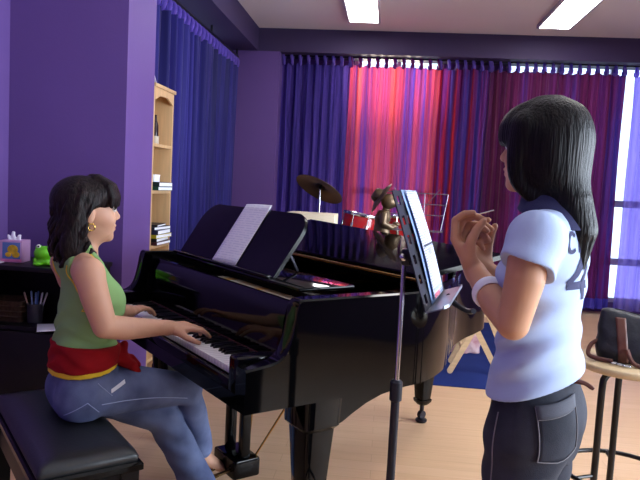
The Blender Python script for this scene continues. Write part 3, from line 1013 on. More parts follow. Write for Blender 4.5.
# ------------------------------------------------------------------ black shelf desk in the alcove
M_blackwood = mat('black_wood', rgb(20, 18, 22), 0.45, spec=0.4)
desk = thing('shelf_desk', 'black two tier shelf desk against the purple alcove wall', 'desk', (-1.955, 3.51, 0))
dw, dd = 0.66, 0.40
MB().box((0, 0, 0.822), (dw + 0.02, dd + 0.02, 0.026), bevel=0.004).build('desk_top', M_blackwood, desk)
for s in (-1, 1):
    MB().box((s * (dw / 2 - 0.012), 0, 0.405), (0.024, dd, 0.81), bevel=0.002).build('side_panel', M_blackwood, desk)
MB().box((0, 0.01, 0.485), (dw - 0.05, dd - 0.03, 0.022)).build('shelf', M_blackwood, desk)
MB().box((0, dd / 2 - 0.008, 0.43), (dw - 0.05, 0.012, 0.74)).build('back_panel', M_blackwood, desk)
d_ = MB().box((0, -dd / 2 + 0.012, 0.255), (dw - 0.052, 0.02, 0.43), bevel=0.003).build('cabinet_door', M_blackwood, desk)
MB().tube([(0.2, -dd / 2 - 0.008, 0.40), (0.2, -dd / 2 - 0.008, 0.33)], 0.006, 8).build('handle', M_darkmetal, d_)

# tissue box
M_tb = mat('lilac_card', rgb(196, 150, 196), 0.6)
M_tbf = mat('yellow_print', rgb(224, 178, 40), 0.6, vary=(30, 0.3)); M_tbb = mat('blue_print', rgb(90, 120, 190), 0.6); M_tbp = mat('pink_print', rgb(220, 120, 170), 0.6)
M_tbo = mat('orange_print', rgb(206, 90, 40), 0.6)
tb = thing('tissue_box', 'lilac tissue box with a bright printed front on the black desk', 'tissue box', (-2.085, 3.47, 0.8355), 0.12)
MB().box((0, 0, 0.062), (0.125, 0.115, 0.124), bevel=0.003).build('box', M_tb, tb)
MB().box((0.004, -0.0585, 0.066), (0.098, 0.002, 0.096)).build('front_print', M_tbb, tb, smooth=False)
b_ = MB()
b_.sphere((0.012, -0.0595, 0.075), (0.030, 0.0015, 0.026), 16); b_.sphere((0.030, -0.0597, 0.046), (0.022, 0.0015, 0.018), 16); b_.sphere((-0.012, -0.0597, 0.045), (0.018, 0.0015, 0.014), 16)
b_.build('yellow_patch', M_tbf, tb)
MB().box((0.004, -0.0598, 0.013), (0.115, 0.002, 0.016)).build('pink_band', M_tbp, tb, smooth=False)
MB().box((-0.0630, 0, 0.066), (0.002, 0.09, 0.09)).build('side_print', M_tbf, tb, smooth=False)
tf = Field((-0.06, -0.05, 0.11), (0.06, 0.05, 0.20), 0.003)
tf.cone((-0.02, 0, 0.12), (-0.008, 0.0, 0.165), 0.022, 0.010, 0.01, flat=((0, 1, 0), 0.45)); tf.cone((0.01, 0, 0.12), (0.028, 0.0, 0.150), 0.02, 0.008, 0.012, flat=((0, 1, 0), 0.45)); tf.cone((-0.03, 0, 0.12), (-0.04, 0.0, 0.145), 0.012, 0.006, 0.01)
tf.ripple(lambda X, Y, Z: 0.0025 * np.sin(220 * X + 90 * Z))
tf.mesh('tissue', mat('tissue_paper', rgb(240, 238, 250), 0.9), tb)
# frog
M_frog = mat('frog_green', rgb(110, 214, 30), 0.35, spec=0.5); M_eye = mat('eye_white', rgb(240, 240, 232), 0.3); M_pupil = mat('pupil', rgb(12, 12, 12), 0.2)
fr = thing('frog_ornament', 'bright green frog ornament with bulging eyes on the black desk', 'ornament', (-1.872, 3.40, 0.8355), 0.5)
F_ = Field((-0.08, -0.075, -0.01), (0.08, 0.075, 0.14), 0.0025)
F_.ell((0, 0, 0.066), (0.055, 0.048, 0.042), k=0.01).ell((0, 0, 0.022), (0.046, 0.04, 0.024), k=0.012)
for s in (-1, 1):
    F_.ell((s * 0.034, -0.022, 0.010), (0.024, 0.026, 0.011), k=0.008); F_.ell((s * 0.030, -0.004, 0.102), (0.016, 0.016, 0.015), k=0.008)
    F_.ell((s * 0.046, 0.004, 0.026), (0.014, 0.022, 0.018), k=0.008)
F_.chain([(-0.05, -0.024, 0.060), (-0.03, -0.046, 0.050), (0, -0.053, 0.047), (0.03, -0.046, 0.050), (0.05, -0.024, 0.060)], [0.0035] * 5, 0.004, 'cut')
F_.plane((0, 0, 0.0), (0, 0, -1))
F_.mesh('body', M_frog, fr)
for s in (-1, 1):
    e = MB().sphere((s * 0.030, -0.012, 0.106), 0.0125, 14).build('eye', M_eye, fr)
    MB().sphere((s * 0.031, -0.0215, 0.107), 0.0055, 10).build('pupil', M_pupil, e)
# card, pouch, paper
t = thing('white_card', 'flat white card at the left edge of the black desk', 'card', (-2.17, 3.36, 0.8355), 0.2)
MB().box((0, 0, 0.003), (0.13, 0.09, 0.006), bevel=0.001).build('card', M_paper, t)
t = thing('brown_pouch', 'dull brown cloth pouch behind the green frog', 'pouch', (-1.86, 3.57, 0.8355), 0.1)
F_ = Field((-0.09, -0.06, -0.01), (0.09, 0.06, 0.17), 0.004)
F_.ell((0, 0, 0.06), (0.065, 0.035, 0.062), k=0.02).ell((0.0, 0, 0.12), (0.05, 0.026, 0.028), k=0.02).plane((0, 0, 0), (0, 0, -1))
F_.ripple(lambda X, Y, Z: 0.002 * np.sin(150 * X + 30 * Z))
F_.mesh('cloth_body', mat('brown_cloth', rgb(86, 66, 66), 0.9), t)
MB().tube([(-0.05, -0.02, 0.115), (0, -0.032, 0.112), (0.05, -0.02, 0.115), (0.05, 0.02, 0.115), (0, 0.03, 0.112), (-0.05, 0.02, 0.115)], 0.003, 6, close=True).build('drawstring', mat('tan_cord', rgb(150, 120, 90), 0.8), t)
t = thing('paper_sheet', 'white paper sheet poking off the lower shelf of the black desk', 'paper', (-1.80, 3.36, 0.4965), 0.5)
MB().grid(lambda s, w: Vector(((s - 0.5) * 0.15, (w - 0.5) * 0.20, 0.0015 + 0.004 * (1 - w) * s)), 6, 6).build('page', M_paper, t, solid=0.0008)
# pen pot
M_mesh = mat('grey_mesh_metal', rgb(92, 92, 104), 0.45, metal=0.6, bump=(400, 0.6, 0.002))
pc = thing('pen_pot', 'grey metal pen pot on the lower shelf of the black desk', 'pen pot', (-1.955, 3.46, 0.4965))
MB().lathe([(0.0, 0.0), (0.040, 0.0), (0.042, 0.004), (0.044, 0.105), (0.0455, 0.108), (0.043, 0.109), (0.041, 0.105), (0.039, 0.006), (0.0, 0.005)], n=28).build('pot', M_mesh, pc)
pens = [((160, 190, 235), -0.020, 0.01, -0.25, 0.05, 'light blue pen in the grey pot, leaning left'), ((230, 232, 240), 0.020, 0.0, 0.38, 0.0, 'white pen in the grey pot, leaning right'), ((70, 110, 190), 0.0, 0.012, 0.06, 0.1, 'mid blue pen standing upright in the grey pot'),
        ((120, 150, 215), 0.008, -0.012, 0.15, -0.1, 'pale blue pen at the front of the grey pot'), ((205, 170, 150), -0.024, -0.004, -0.62, 0.0, 'beige pencil slanting steeply out of the grey pot'), ((225, 228, 235), 0.022, 0.012, 0.55, 0.1, 'white pen slanting furthest right out of the grey pot')]
for (c, x, y, ax, ay, lab) in pens:
    pe = thing('pencil' if 'pencil' in lab else 'pen', lab, 'pencil' if 'pencil' in lab else 'pen', (-1.955 + x * 0.6, 3.46 + y * 0.6, 0.505), 0, 'pens in the grey pot')
    pe.rotation_euler = (-ay, ax * 0.5, 0)
    MB().tube([(0, 0, 0.0), (0, 0, 0.135)], 0.0045, 8).build('barrel', mat('pen_colour', rgb(*c), 0.35), pe)
    MB().lathe([(0.0052, 0.135), (0.0054, 0.160), (0.003, 0.168), (0.0, 0.169)], n=10).build('cap', mat('pen_cap', rgb(*[int(q * 0.85) for q in c]), 0.35), pe)
# wire basket of odds and ends
M_basket = mat('dark_wicker', rgb(74, 52, 36), 0.8, bump=(160, 0.8, 0.004), vary=(60, 0.4))
t = thing('dark_basket', 'dark brown woven basket on the lower shelf of the black desk', 'basket', (-2.12, 3.50, 0.4965))
MB().loft([rrect(0.20, 0.16, 0.02, 0.0), rrect(0.22, 0.18, 0.02, 0.10), rrect(0.23, 0.19, 0.02, 0.12), rrect(0.21, 0.17, 0.02, 0.12), rrect(0.19, 0.15, 0.02, 0.012), rrect(0.05, 0.05, 0.01, 0.010)]).build('basket_body', M_basket, t)
for z in (0.03, 0.06, 0.09):
    MB().tube([(p[0], p[1], z) for p in rrect(0.214 + z * 0.13, 0.174 + z * 0.13, 0.02, 0)], 0.005, 6, close=True).build('woven_band', M_basket, t)

# ------------------------------------------------------------------ bookshelf
M_beech = mat('beech', rgb(206, 168, 122), 0.45, vary=(5, 0.10, (8, 8, 0.6)))
bs = thing('bookshelf', 'light wooden bookshelf beside the purple column, before the indigo curtain', 'bookshelf', (-1.685, 4.43, 0))
SD, SW, SH = 0.21, 0.40, 1.965
for s in (-1, 1):
    MB().box((0, s * (SW / 2 - 0.011), SH / 2), (SD, 0.022, SH), bevel=0.002).build('side_panel', M_beech, bs)
MB().box((0.004, 0, SH + 0.006), (SD + 0.02, SW + 0.02, 0.024), bevel=0.003).build('top_panel', M_beech, bs)
MB().box((-SD / 2 + 0.005, 0, SH / 2), (0.010, SW - 0.044, SH)).build('back_panel', M_beech, bs)
shz = [0.08, 0.46, 0.875, 1.255, 1.575]
for z in shz:
    MB().box((0, 0, z), (SD - 0.004, SW - 0.044, 0.022)).build('shelf', M_beech, bs)
MB().loft([[(SD / 2 - 0.012, y, SH - 0.006), (SD / 2 + 0.002, y, SH - 0.006), (SD / 2 + 0.002, y, z), (SD / 2 - 0.012, y, z)] for (y, z) in ((-SW / 2 + 0.022, SH - 0.09), (-0.08, SH - 0.055), (0.06, SH - 0.05), (SW / 2 - 0.022, SH - 0.09))]).build('arched_valance', M_beech, bs, angle=30)
def book(name, lab, x, y, z, w, d, h, col, rz=0.0, group=None, spine='front'):
    """lying book: spine faces the viewer side (-y), page block shows to the room (+x)"""
    t = thing(name, lab, 'book', (x, y, z), rz, group)
    cm = mat('book_cover', rgb(*col), 0.5)
    c = MB()
    c.box((0, 0, 0.0015), (w, d, 0.003)); c.box((0, 0, h - 0.0015), (w, d, 0.003)); c.box((0, -d / 2 + 0.0015, h / 2), (w, 0.003, h))
    c.build('cover', cm, t, smooth=False)
    MB().box((0.001, 0.002, h / 2), (w - 0.006, d - 0.008, h - 0.006)).build('page_block', M_paper, t, smooth=False)
    return t
bxx, byy = -1.655, 4.44
def stack(z0, items, group):
    z = z0
    for (lab, w, d, h, col, dx, rz) in items:
        book('book', lab, bxx + dx, byy, z + 0.0003, w, d, h, col, rz, group)
        z += h + 0.0006
    return z
z = stack(1.2663, [('green book lying at the foot of the middle shelf pile', 0.20, 0.29, 0.026, (30, 74, 56), 0.0, 0.0), ('dark green thick book lying over the green one on the middle shelf', 0.20, 0.29, 0.030, (20, 44, 44), 0.002, 0.02)], 'books on the middle shelf')
t = thing('white_box', 'small white box on top of the middle shelf books', 'box', (-1.66, 4.40, z + 0.0005), 0.1)
MB().box((0, 0, 0.022), (0.11, 0.14, 0.044), bevel=0.002).build('box', M_paper, t); MB().box((0, 0, 0.047), (0.114, 0.144, 0.008), bevel=0.001).build('lid', M_paper, t)
z = stack(0.8863, [('maroon book lowest in the untidy lower pile', 0.20, 0.28, 0.022, (74, 30, 44), 0.0, 0.0), ('black book second from the bottom in the lower pile', 0.19, 0.28, 0.024, (22, 22, 30), -0.006, 0.05),
                   ('bright yellow spined book in the lower pile', 0.20, 0.28, 0.026, (206, 190, 40), 0.002, -0.05), ('navy book resting on the yellow book', 0.20, 0.28, 0.030, (26, 34, 70), 0.0, 0.03),
                   ('dark blue floppy book near the top of the lower pile', 0.19, 0.27, 0.022, (30, 40, 66), -0.004, -0.08), ('black and white thin book topmost of the lower pile', 0.18, 0.26, 0.014, (36, 36, 44), -0.012, 0.12)], 'books in the lower pile')
t = thing('dark_bottle', 'dark bottle with a beige base on the upper bookshelf', 'bottle', (-1.63, 4.40, 1.5865))
MB().lathe([(0.0, 0.0), (0.026, 0.0), (0.028, 0.004), (0.028, 0.05), (0.0275, 0.054), (0.0, 0.054)], n=20).build('base', mat('beige_plastic', rgb(196, 180, 160), 0.5), t)
MB().lathe([(0.0, 0.055), (0.024, 0.055), (0.022, 0.13), (0.012, 0.165), (0.010, 0.20), (0.0, 0.202)], n=20).build('body', mat('dark_glass', rgb(40, 24, 30), 0.2), t)
t = thing('pale_folder', 'pale folded card propped on top of the bookshelf', 'folder', (-1.66, 4.30, SH + 0.0185))
MB().loft([[(-0.06, 0, 0), (0.07, 0, 0), (0.02, 0.0, 0.13), (-0.05, 0, 0.14)], [(-0.06, 0.005, 0), (0.07, 0.005, 0), (0.02, 0.03, 0.13), (-0.05, 0.03, 0.14)]]).build('card', mat('pale_card', rgb(196, 190, 205), 0.7), t, smooth=False)

# ------------------------------------------------------------------ sandals by the column
M_sandal = mat('dark_sandal', rgb(56, 20, 28), 0.5); M_sole = mat('sandal_sole', rgb(30, 24, 26), 0.7)
for i, (x, y, r, lab) in enumerate(((-1.50, 4.33, 0.5, 'dark red strappy sandal on the floor against the column'), (-1.33, 4.50, 0.8, 'dark red strappy sandal on the floor, further from the column'))):
    t = thing('sandal', lab, 'sandal', (x, y, 0), r, 'pair of sandals by the column')
    pts = [(0.11 * math.cos(a), 0.040 * math.sin(a) * (1 + 0.15 * math.cos(a)), 0) for a in np.linspace(0, 2 * PI, 24, endpoint=False)]
    MB().loft([[(p[0], p[1], 0.001) for p in pts], [(p[0], p[1], 0.022) for p in pts]]).build('sole', M_sole, t)
    for x0 in (0.05, 0.02, -0.06):
        MB().tube(spline([(x0, -0.038, 0.018), (x0, -0.03, 0.045), (x0 + 0.004, 0, 0.058), (x0, 0.03, 0.045), (x0, 0.038, 0.018)], 4), 0.006, 8).build('strap', M_sandal, t)

# ------------------------------------------------------------------ rug and drums
M_rug = mat('navy_rug', rgb(34, 48, 106), 0.95, spec=0.1, bump=(300, 0.5, 0.004), vary=(3, 0.12))
rg = MB().box((0.02, 5.72, 0.005), (2.62, 2.4, 0.010), bevel=0.003).build('rug', M_rug)
tag(rg, 'navy blue rug under the drums behind the piano', 'rug')
M_red = mat('red_lacquer', rgb(178, 30, 34), 0.18, spec=0.5, coat=0.4); M_head = mat('drum_skin', rgb(224, 222, 226), 0.5); M_cym = mat('bronze_cymbal', rgb(92, 74, 48), 0.32, metal=0.9, bump=(8, 0.1, 0.002))
def drum(name, label, loc, r, h, rot, lugs=8, group=None, cat='drum', legs=0):
    t = thing(name, label, cat, loc, 0, group)
    t.rotation_euler = rot
    MB().lathe([(r * 0.985, -h / 2), (r, -h / 2 + 0.004), (r, h / 2 - 0.004), (r * 0.985, h / 2)], n=40).build('shell', M_red, t, angle=60)
    for z in (-h / 2, h / 2):
        MB().lathe([(r * 0.985, z - 0.012), (r + 0.010, z - 0.012), (r + 0.012, z), (r + 0.010, z + 0.012), (r * 0.985, z + 0.012), (r * 0.975, z)], n=40).build('hoop', M_chrome, t, angle=60)
        s = 1 if z > 0 else -1
        MB().lathe([(0, z + 0.006 * s), (r * 0.97, z + 0.006 * s), (r * 0.985, z + 0.002 * s)], n=40).build('drum_head', M_head, t)
    for k in range(lugs):
        a = 2 * PI * (k + 0.5) / lugs
        c, s_ = math.cos(a), math.sin(a)
        L = MB(); L.box(((r + 0.008) * c, (r + 0.008) * s_, 0), (0.018, 0.022, min(0.07, h * 0.3)), (0, 0, a), bevel=0.004)
        L.tube([((r + 0.012) * c, (r + 0.012) * s_, -h / 2), ((r + 0.012) * c, (r + 0.012) * s_, h / 2)], 0.003, 6)
        L.build('lug', M_chrome, t)
    return t
DG = 'red lacquered drums of the kit'
drum('rack_tom', 'red rack tom drum with chrome hoops nearest the cymbal', (-0.215, 5.42, 1.03), 0.150, 0.21, (-0.02, 0.16, 0), group=DG)
drum('rack_tom', 'second red rack tom drum, half hidden by the bronze figurine', (0.165, 5.45, 1.03), 0.155, 0.23, (-0.02, -0.12, 0), group=DG)
bd = drum('bass_drum', 'large red bass drum lying on its side on the navy rug', (-0.02, 5.72, 0.305), 0.275, 0.40, (PI / 2, 0, 0), 10, DG)
for s in (-1, 1):
    MB().tube([(s * 0.25, -0.12, -0.14), (s * 0.31, -0.297 + 0.01, -0.17)], 0.009, 8).build('spur', M_chrome, bd)
MB().tube([(0, 0.27, 0.05), (0, 0.50, 0.06)], 0.013, 10).build('tom_post', M_chrome, bd)
tp = MB(); tp.tube([(-0.05, 0.52, 0.08), (0, 0.50, 0.06), (0.05, 0.52, 0.08)], 0.011, 8); tp.build('tom_arm', M_chrome, bd)
# cymbal on its stand
cs = thing('cymbal_stand', 'tilted dark bronze cymbal on a chrome stand behind the piano', 'cymbal', (-0.56, 5.4, 0.010))
MB().tube([(0, 0, 0.10), (0, 0, 0.80)], 0.014, 12).build('lower_tube', M_chrome, cs)
MB().tube([(0, 0, 0.78), (0, 0, 1.32)], 0.009, 12).build('upper_tube', M_chrome, cs)
MB().tube([(0, 0, 0.775), (0, 0, 0.815)], 0.02, 12).build('clamp', M_darkmetal, cs)
for k in range(3):
    a = 0.6 + 2 * PI * k / 3
    MB().tube([(0, 0, 0.42), (0.15 * math.cos(a), 0.15 * math.sin(a), 0.26), (0.30 * math.cos(a), 0.30 * math.sin(a), 0.012)], 0.009, 8).build('leg', M_chrome, cs)
CM = Euler((math.radians(-24), math.radians(23), 0)).to_matrix()
cm = MB().lathe([(0.006, 0.030), (0.030, 0.026), (0.045, 0.012), (0.055, 0.006), (0.13, -0.004), (0.212, -0.020), (0.212, -0.0225), (0.13, -0.007), (0.055, 0.003), (0.045, 0.009), (0.030, 0.022), (0.006, 0.026)], n=56, M=CM).build('cymbal_plate', M_cym, cs, angle=60)
cm.location = (0, 0, 1.335)
MB().lathe([(0.0, -0.02), (0.014, -0.018), (0.014, 0.0), (0.008, 0.02), (0.007, 0.05), (0.016, 0.052), (0.016, 0.06), (0.0, 0.062)], n=16, M=CM).build('wing_nut', M_darkmetal, cs).location = (0, 0, 1.335)
# bag by the drums
M_pink = mat('pink_cloth', rgb(226, 150, 160), 0.8, vary=(14, 0.25, (1, 1, 1), rgb(240, 214, 216)))
t = thing('pink_bag', 'pink and white cloth bag on the navy rug behind the wooden trestle', 'bag', (0.735, 5.55, 0.010), 0.2)
F_ = Field((-0.17, -0.11, -0.01), (0.17, 0.11, 0.27), 0.006)
F_.stack([(0.0, 0, 0, 0.13, 0.075), (0.12, 0, 0, 0.14, 0.07), (0.22, 0, 0, 0.11, 0.035), (0.24, 0, 0, 0.10, 0.025)], 0.01, pw=3.0)
F_.ripple(lambda X, Y, Z: 0.004 * np.sin(50 * X + 40 * Z))
F_.plane((0, 0, 0.0), (0, 0, -1))
F_.mesh('cloth_body', M_pink, t)
for s in (-1, 1):
    MB().tube(spline([(-0.05, s * 0.02, 0.22), (-0.04, s * 0.03, 0.28), (0.04, s * 0.03, 0.28), (0.05, s * 0.02, 0.22)], 5), 0.005, 8).build('handle', M_pink, t)
# wooden trestle (folding A frame)
M_pine = mat('pine', rgb(222, 190, 146), 0.5, vary=(8, 0.10, (1, 1, 6)))
tr = thing('folding_trestle', 'pale wooden folding trestle standing on the navy rug', 'trestle', (0.78, 4.98, 0.010))
def slat(a, b, w=0.042, th=0.018):
    a, b = Vector(a), Vector(b); d = b - a; L = d.length
    an = math.atan2(d.z, d.x)
    m = MB()
    n = 8; pts = []
    for k in range(n + 1):
        q = -PI / 2 + PI * k / n; pts.append((L / 2 + w / 2 * math.cos(q), w / 2 * math.sin(q)))
    for k in range(n + 1):
        q = PI / 2 + PI * k / n; pts.append((-L / 2 + w / 2 * math.cos(q), w / 2 * math.sin(q)))
    R = Matrix.Rotation(-an, 3, 'Y'); c = (a + b) / 2
    m.loft([[c + R @ Vector((p[0], y, p[1])) for p in pts] for y in (-th / 2, th / 2)])
    return m
slat((-0.235, -0.15, 0.022), (0.01, -0.15, 0.53)).build('leg', M_pine, tr)
slat((0.25, -0.128, 0.022), (0.015, -0.128, 0.53)).build('leg', M_pine, tr)
slat((-0.20, 0.15, 0.022), (0.01, 0.15, 0.53)).build('leg', M_pine, tr)
slat((0.24, 0.128, 0.022), (0.015, 0.128, 0.53)).build('leg', M_pine, tr)
slat((-0.075, -0.128, 0.37), (0.115, -0.128, 0.035)).build('brace', M_pine, tr)
MB().box((0.012, 0, 0.545), (0.05, 0.36, 0.022), bevel=0.004).build('top_rail', M_pine, tr)
MB().box((-0.15, 0, 0.19), (0.018, 0.28, 0.03), bevel=0.003).build('cross_rail', M_pine, tr)
for p in ((-0.075, -0.163, 0.37), (0.012, -0.163, 0.51)):
    MB().tube([(p[0], p[1], p[2]), (p[0], p[1] + 0.05, p[2])], 0.006, 8).build('pivot_bolt', M_darkmetal, tr)
# tall cream cabinet behind the piano
M_cream = mat('cream_laminate', rgb(232, 216, 186), 0.5)
cc = thing('cream_cabinet', 'cream cabinet beside the drums, only its top showing over the piano', 'cabinet', (-0.525, 4.62, 0.010), 0.0)
MB().box((0, 0, 0.575), (0.345, 0.34, 1.15), bevel=0.004).build('carcass', M_cream, cc)
for z in (0.29, 0.83):
    d_ = MB().box((0, -0.176, z), (0.325, 0.014, 0.50), bevel=0.003).build('door', M_cream, cc)
    MB().tube([(0.12, -0.19, z - 0.05), (0.12, -0.19, z + 0.05)], 0.006, 8).build('handle', M_chrome, d_)

# ------------------------------------------------------------------ bronze figurine on the lid
M_bronze = mat('bronze_figure', rgb(104, 84, 62), 0.38, metal=0.6, vary=(18, 0.45))
sx_, sy_ = pw(0.93, 1.38)
fg = thing('figurine', 'bronze figurine of a child in a wide brimmed hat on the piano lid', 'figurine', (sx_, sy_, 1.013), math.radians(4))
F_ = Field((-0.12, -0.10, -0.005), (0.13, 0.10, 0.38), 0.0032)
F_.lathe = None
F_.stack([(0.0, 0, 0, 0.062, 0.055), (0.012, 0, 0, 0.062, 0.055), (0.016, 0, 0, 0.050, 0.046), (0.03, 0, 0, 0.048, 0.044)], 0.004)
F_.stack([(0.02, -0.006, 0, 0.044, 0.040), (0.07, -0.008, 0, 0.050, 0.044), (0.11, -0.010, 0, 0.046, 0.042), (0.15, -0.010, 0, 0.040, 0.040), (0.19, -0.006, 0, 0.045, 0.050), (0.225, 0.0, 0, 0.030, 0.036)], 0.01)
for s in (-1, 1):
    F_.chain([(-0.004, s * 0.050, 0.205), (-0.008, s * 0.062, 0.155), (0.040, s * 0.035, 0.132), (0.062, s * 0.012, 0.140)], [0.021, 0.019, 0.015, 0.014], 0.010)
    F_.chain([(0.0, s * 0.03, 0.05), (0.045, s * 0.028, 0.045), (0.05, s * 0.028, 0.012)], [0.028, 0.022, 0.016], 0.01)
F_.cone((0.006, 0, 0.22), (0.012, 0, 0.25), 0.020, 0.020, 0.008)
hr = rotm(0, 0.15, 0)
F_.ell((0.020, 0, 0.275), (0.042, 0.038, 0.044), k=0.006); F_.ell((0.055, 0, 0.262), (0.020, 0.020, 0.018), k=0.010); F_.cone((0.060, 0, 0.272), (0.074, 0, 0.268), 0.006, 0.007, 0.006)
F_.mesh('figure', M_bronze, fg)
HM = Euler((0, math.radians(-58), 0)).to_matrix()
MB().lathe([(0.0, 0.042), (0.026, 0.040), (0.038, 0.028), (0.043, 0.006), (0.064, 0.0), (0.096, -0.012), (0.098, -0.016), (0.064, -0.006), (0.040, -0.002), (0.0, -0.002)], n=36, M=HM).build('hat', M_bronze, fg, angle=60).location = (-0.032, 0, 0.300)
MB().sphere((0.070, 0, 0.150), (0.022, 0.026, 0.014), 16).build('held_bowl', M_bronze, fg)

# ------------------------------------------------------------------ music stands
M_blackmetal = mat('black_metal', rgb(34, 34, 44), 0.4, metal=0.3); M_greyplastic = mat('grey_ledge', rgb(132, 138, 150), 0.35, metal=0.5)
st = thing('music_stand', 'black slotted music stand on a chrome and black pole before the standing woman', 'music stand', (0.062, 1.93, 0))
MB().tube([(0, 0, 0.72), (0, 0, 1.175)], 0.0075, 14).build('upper_pole', M_chrome, st)
MB().tube([(0, 0, 0.06), (0, 0, 0.74)], 0.0135, 14).build('lower_pole', M_blackmetal, st)
MB().lathe([(0.0135, 0.715), (0.019, 0.72), (0.019, 0.775), (0.012, 0.782), (0.0075, 0.782)], n=20).build('collar', M_blackmetal, st)
MB().sphere((-0.004, -0.014, 1.155), 0.012, 14).build('tilt_knob', M_chrome, st)
MB().box((0.006, 0.004, 1.155), (0.03, 0.03, 0.05), bevel=0.006).build('tilt_head', M_blackmetal, st)
for k in range(3):
    a = 0.4 + 2 * PI * k / 3
    l_ = MB().tube([(0.012 * math.cos(a), 0.012 * math.sin(a), 0.18), (0.14 * math.cos(a), 0.14 * math.sin(a), 0.10), (0.27 * math.cos(a), 0.27 * math.sin(a), 0.012)], 0.009, 8).build('leg', M_blackmetal, st)
    MB().sphere((0.27 * math.cos(a), 0.27 * math.sin(a), 0.012), 0.012, 10).build('rubber_foot', M_blackmetal, l_)
# desk plate: local axes  a along width (away from viewer), b up the face, n towards the singer
SA = Vector((0.195, 0.98, 0)).normalized()
SB_ = Vector((-0.32, 0.06, 0.945)).normalized()
SN = SA.cross(SB_).normalized()
if SN.x < 0: SN = -SN
SC = Vector((0.108 - 0.062, 1.935 - 1.93, 1.192))   # plate centre relative to the stand
def sp(a, b, n=0.0):
    return SC + SA * a + SB_ * b + SN * n
SWd, SHt = 0.44, 0.335
pl = MB()
# slotted sheet metal: columns of holes near both edges and in the middle
cols = [-SWd / 2, -SWd / 2 + 0.034, -SWd / 2 + 0.074, -0.10, -0.076, 0.076, 0.10, SWd / 2 - 0.070, SWd / 2 - 0.030, SWd / 2]
rows_ = [-SHt / 2]
nh = 6
for k in range(nh):
    c = -SHt / 2 + SHt * (k + 0.5) / nh
    rows_ += [c - 0.013, c + 0.013]
rows_.append(SHt / 2)
holes = {(i, j) for i in (1, 3, 5, 7) for j in range(1, 2 * nh, 2)}
V = {}
def gv(i, j):
    if (i, j) not in V: V[(i, j)] = pl.bm.verts.new(sp(cols[i], rows_[j]))
    return V[(i, j)]
for i in range(len(cols) - 1):
    for j in range(len(rows_) - 1):
        if (i, j) in holes: continue
        pl.bm.faces.new((gv(i, j), gv(i + 1, j), gv(i + 1, j + 1), gv(i, j + 1)))
pl.build('desk_plate', M_blackmetal, st, smooth=False, solid=0.003)
lp_ = MB()
def lring(a):
    e = 0.012 if abs(a) > SWd / 2 - 0.001 else 0.0
    return [sp(a, -SHt / 2, 0), sp(a, -SHt / 2 - 0.003, 0), sp(a, -SHt / 2 - 0.003, 0.062 - e), sp(a, -SHt / 2 + 0.006, 0.064 - e), sp(a, -SHt / 2 + 0.006, 0.061 - e), sp(a, -SHt / 2, 0.059 - e)]
lp_.loft([lring(a) for a in (-SWd / 2, -SWd / 2 + 0.02, SWd / 2 - 0.02, SWd / 2)])
lp_.build('ledge', M_greyplastic, st, angle=30)
MB().tube([tuple(sp(0.0, -0.03, -0.004)), (0.0, 0.0, 1.15)], 0.008, 8).build('bracket', M_blackmetal, st)
MB().tube(spline([tuple(sp(0.06, -SHt / 2 - 0.002, 0.03)), tuple(sp(0.03, -SHt / 2 - 0.03, 0.05)), tuple(sp(-0.02, -SHt / 2 - 0.05, 0.085)), tuple(sp(-0.06, -SHt / 2 - 0.048, 0.105))], 6), 0.008, 8).build('lever', M_blackmetal, st)
# sheets of music on the stand
M_text = stave_mat('printed_page', rgb(206, 212, 234), rgb(140, 148, 186), 0.0075, 0.45, 1.0, 90, 0.42)
M_text2 = stave_mat('printed_page_lower', rgb(236, 238, 252), rgb(190, 190, 214), 0.010, 0.5, 8.0, 50, 0.5)
M_blue_page = mat('pale_blue_page', rgb(140, 168, 214), 0.8)
M_ink = mat('ink', rgb(40, 40, 62), 0.7); M_redink = mat('red_ink', rgb(214, 110, 130), 0.7)
def stand_page(name, label, ca, cb, w, h, n0, m, rz=0.0, curl=0.006, extra=None, group='pages on the slotted music stand'):
    t = thing(name, label, 'sheet music', (0, 0, 0), 0, group)
    A = SA * math.cos(rz) + SB_ * math.sin(rz); B_ = -SA * math.sin(rz) + SB_ * math.cos(rz)
    M = Matrix((A, -SN, B_)).transposed().to_4x4()
    M.translation = Vector((0.062, 1.93, 0)) + sp(ca, cb, n0)
    t.matrix_world = M
    def f(s, w_):
        return Vector(((s - 0.5) * w, -curl * math.sin(PI * w_) - 0.0005, (w_ - 0.5) * h))
    MB().grid(f, 10, 12).build('page', m, t, solid=0.0006)
    if extra: extra(t, f)
    return t
stand_page('sheet_music', 'pale blue edged page at the back of the pages on the slotted music stand', -0.006, 0.002, 0.20, 0.335, 0.0035, M_blue_page)
def marks(t, f):
    def strip(name, s0, s1, w0, w1, m):
        MB().grid(lambda a, b: f(s0 + (s1 - s0) * a, w0 + (w1 - w0) * b) + Vector((0, -0.0012, 0)), 6, 3).build(name, m, t)
    strip('heavy_rule', 0.12, 0.98, 0.468, 0.49, M_ink)
    strip('heading', 0.42, 0.72, 0.385, 0.45, mat('grey_print', rgb(150, 150, 172), 0.7))
    strip('column_rule', 0.55, 0.575, 0.18, 0.38, mat('grey_print', rgb(170, 170, 190), 0.7))
    strip('foot_rule', 0.10, 0.9, 0.075, 0.095, mat('grey_print', rgb(150, 154, 190), 0.7))
    strip('red_note', 0.05, 0.6, 0.01, 0.05, M_redink)
stand_page('sheet_music', 'white printed page with a heavy black rule on the slotted music stand', 0.022, 0.004, 0.20, 0.325, 0.0105, M_text, extra=marks)
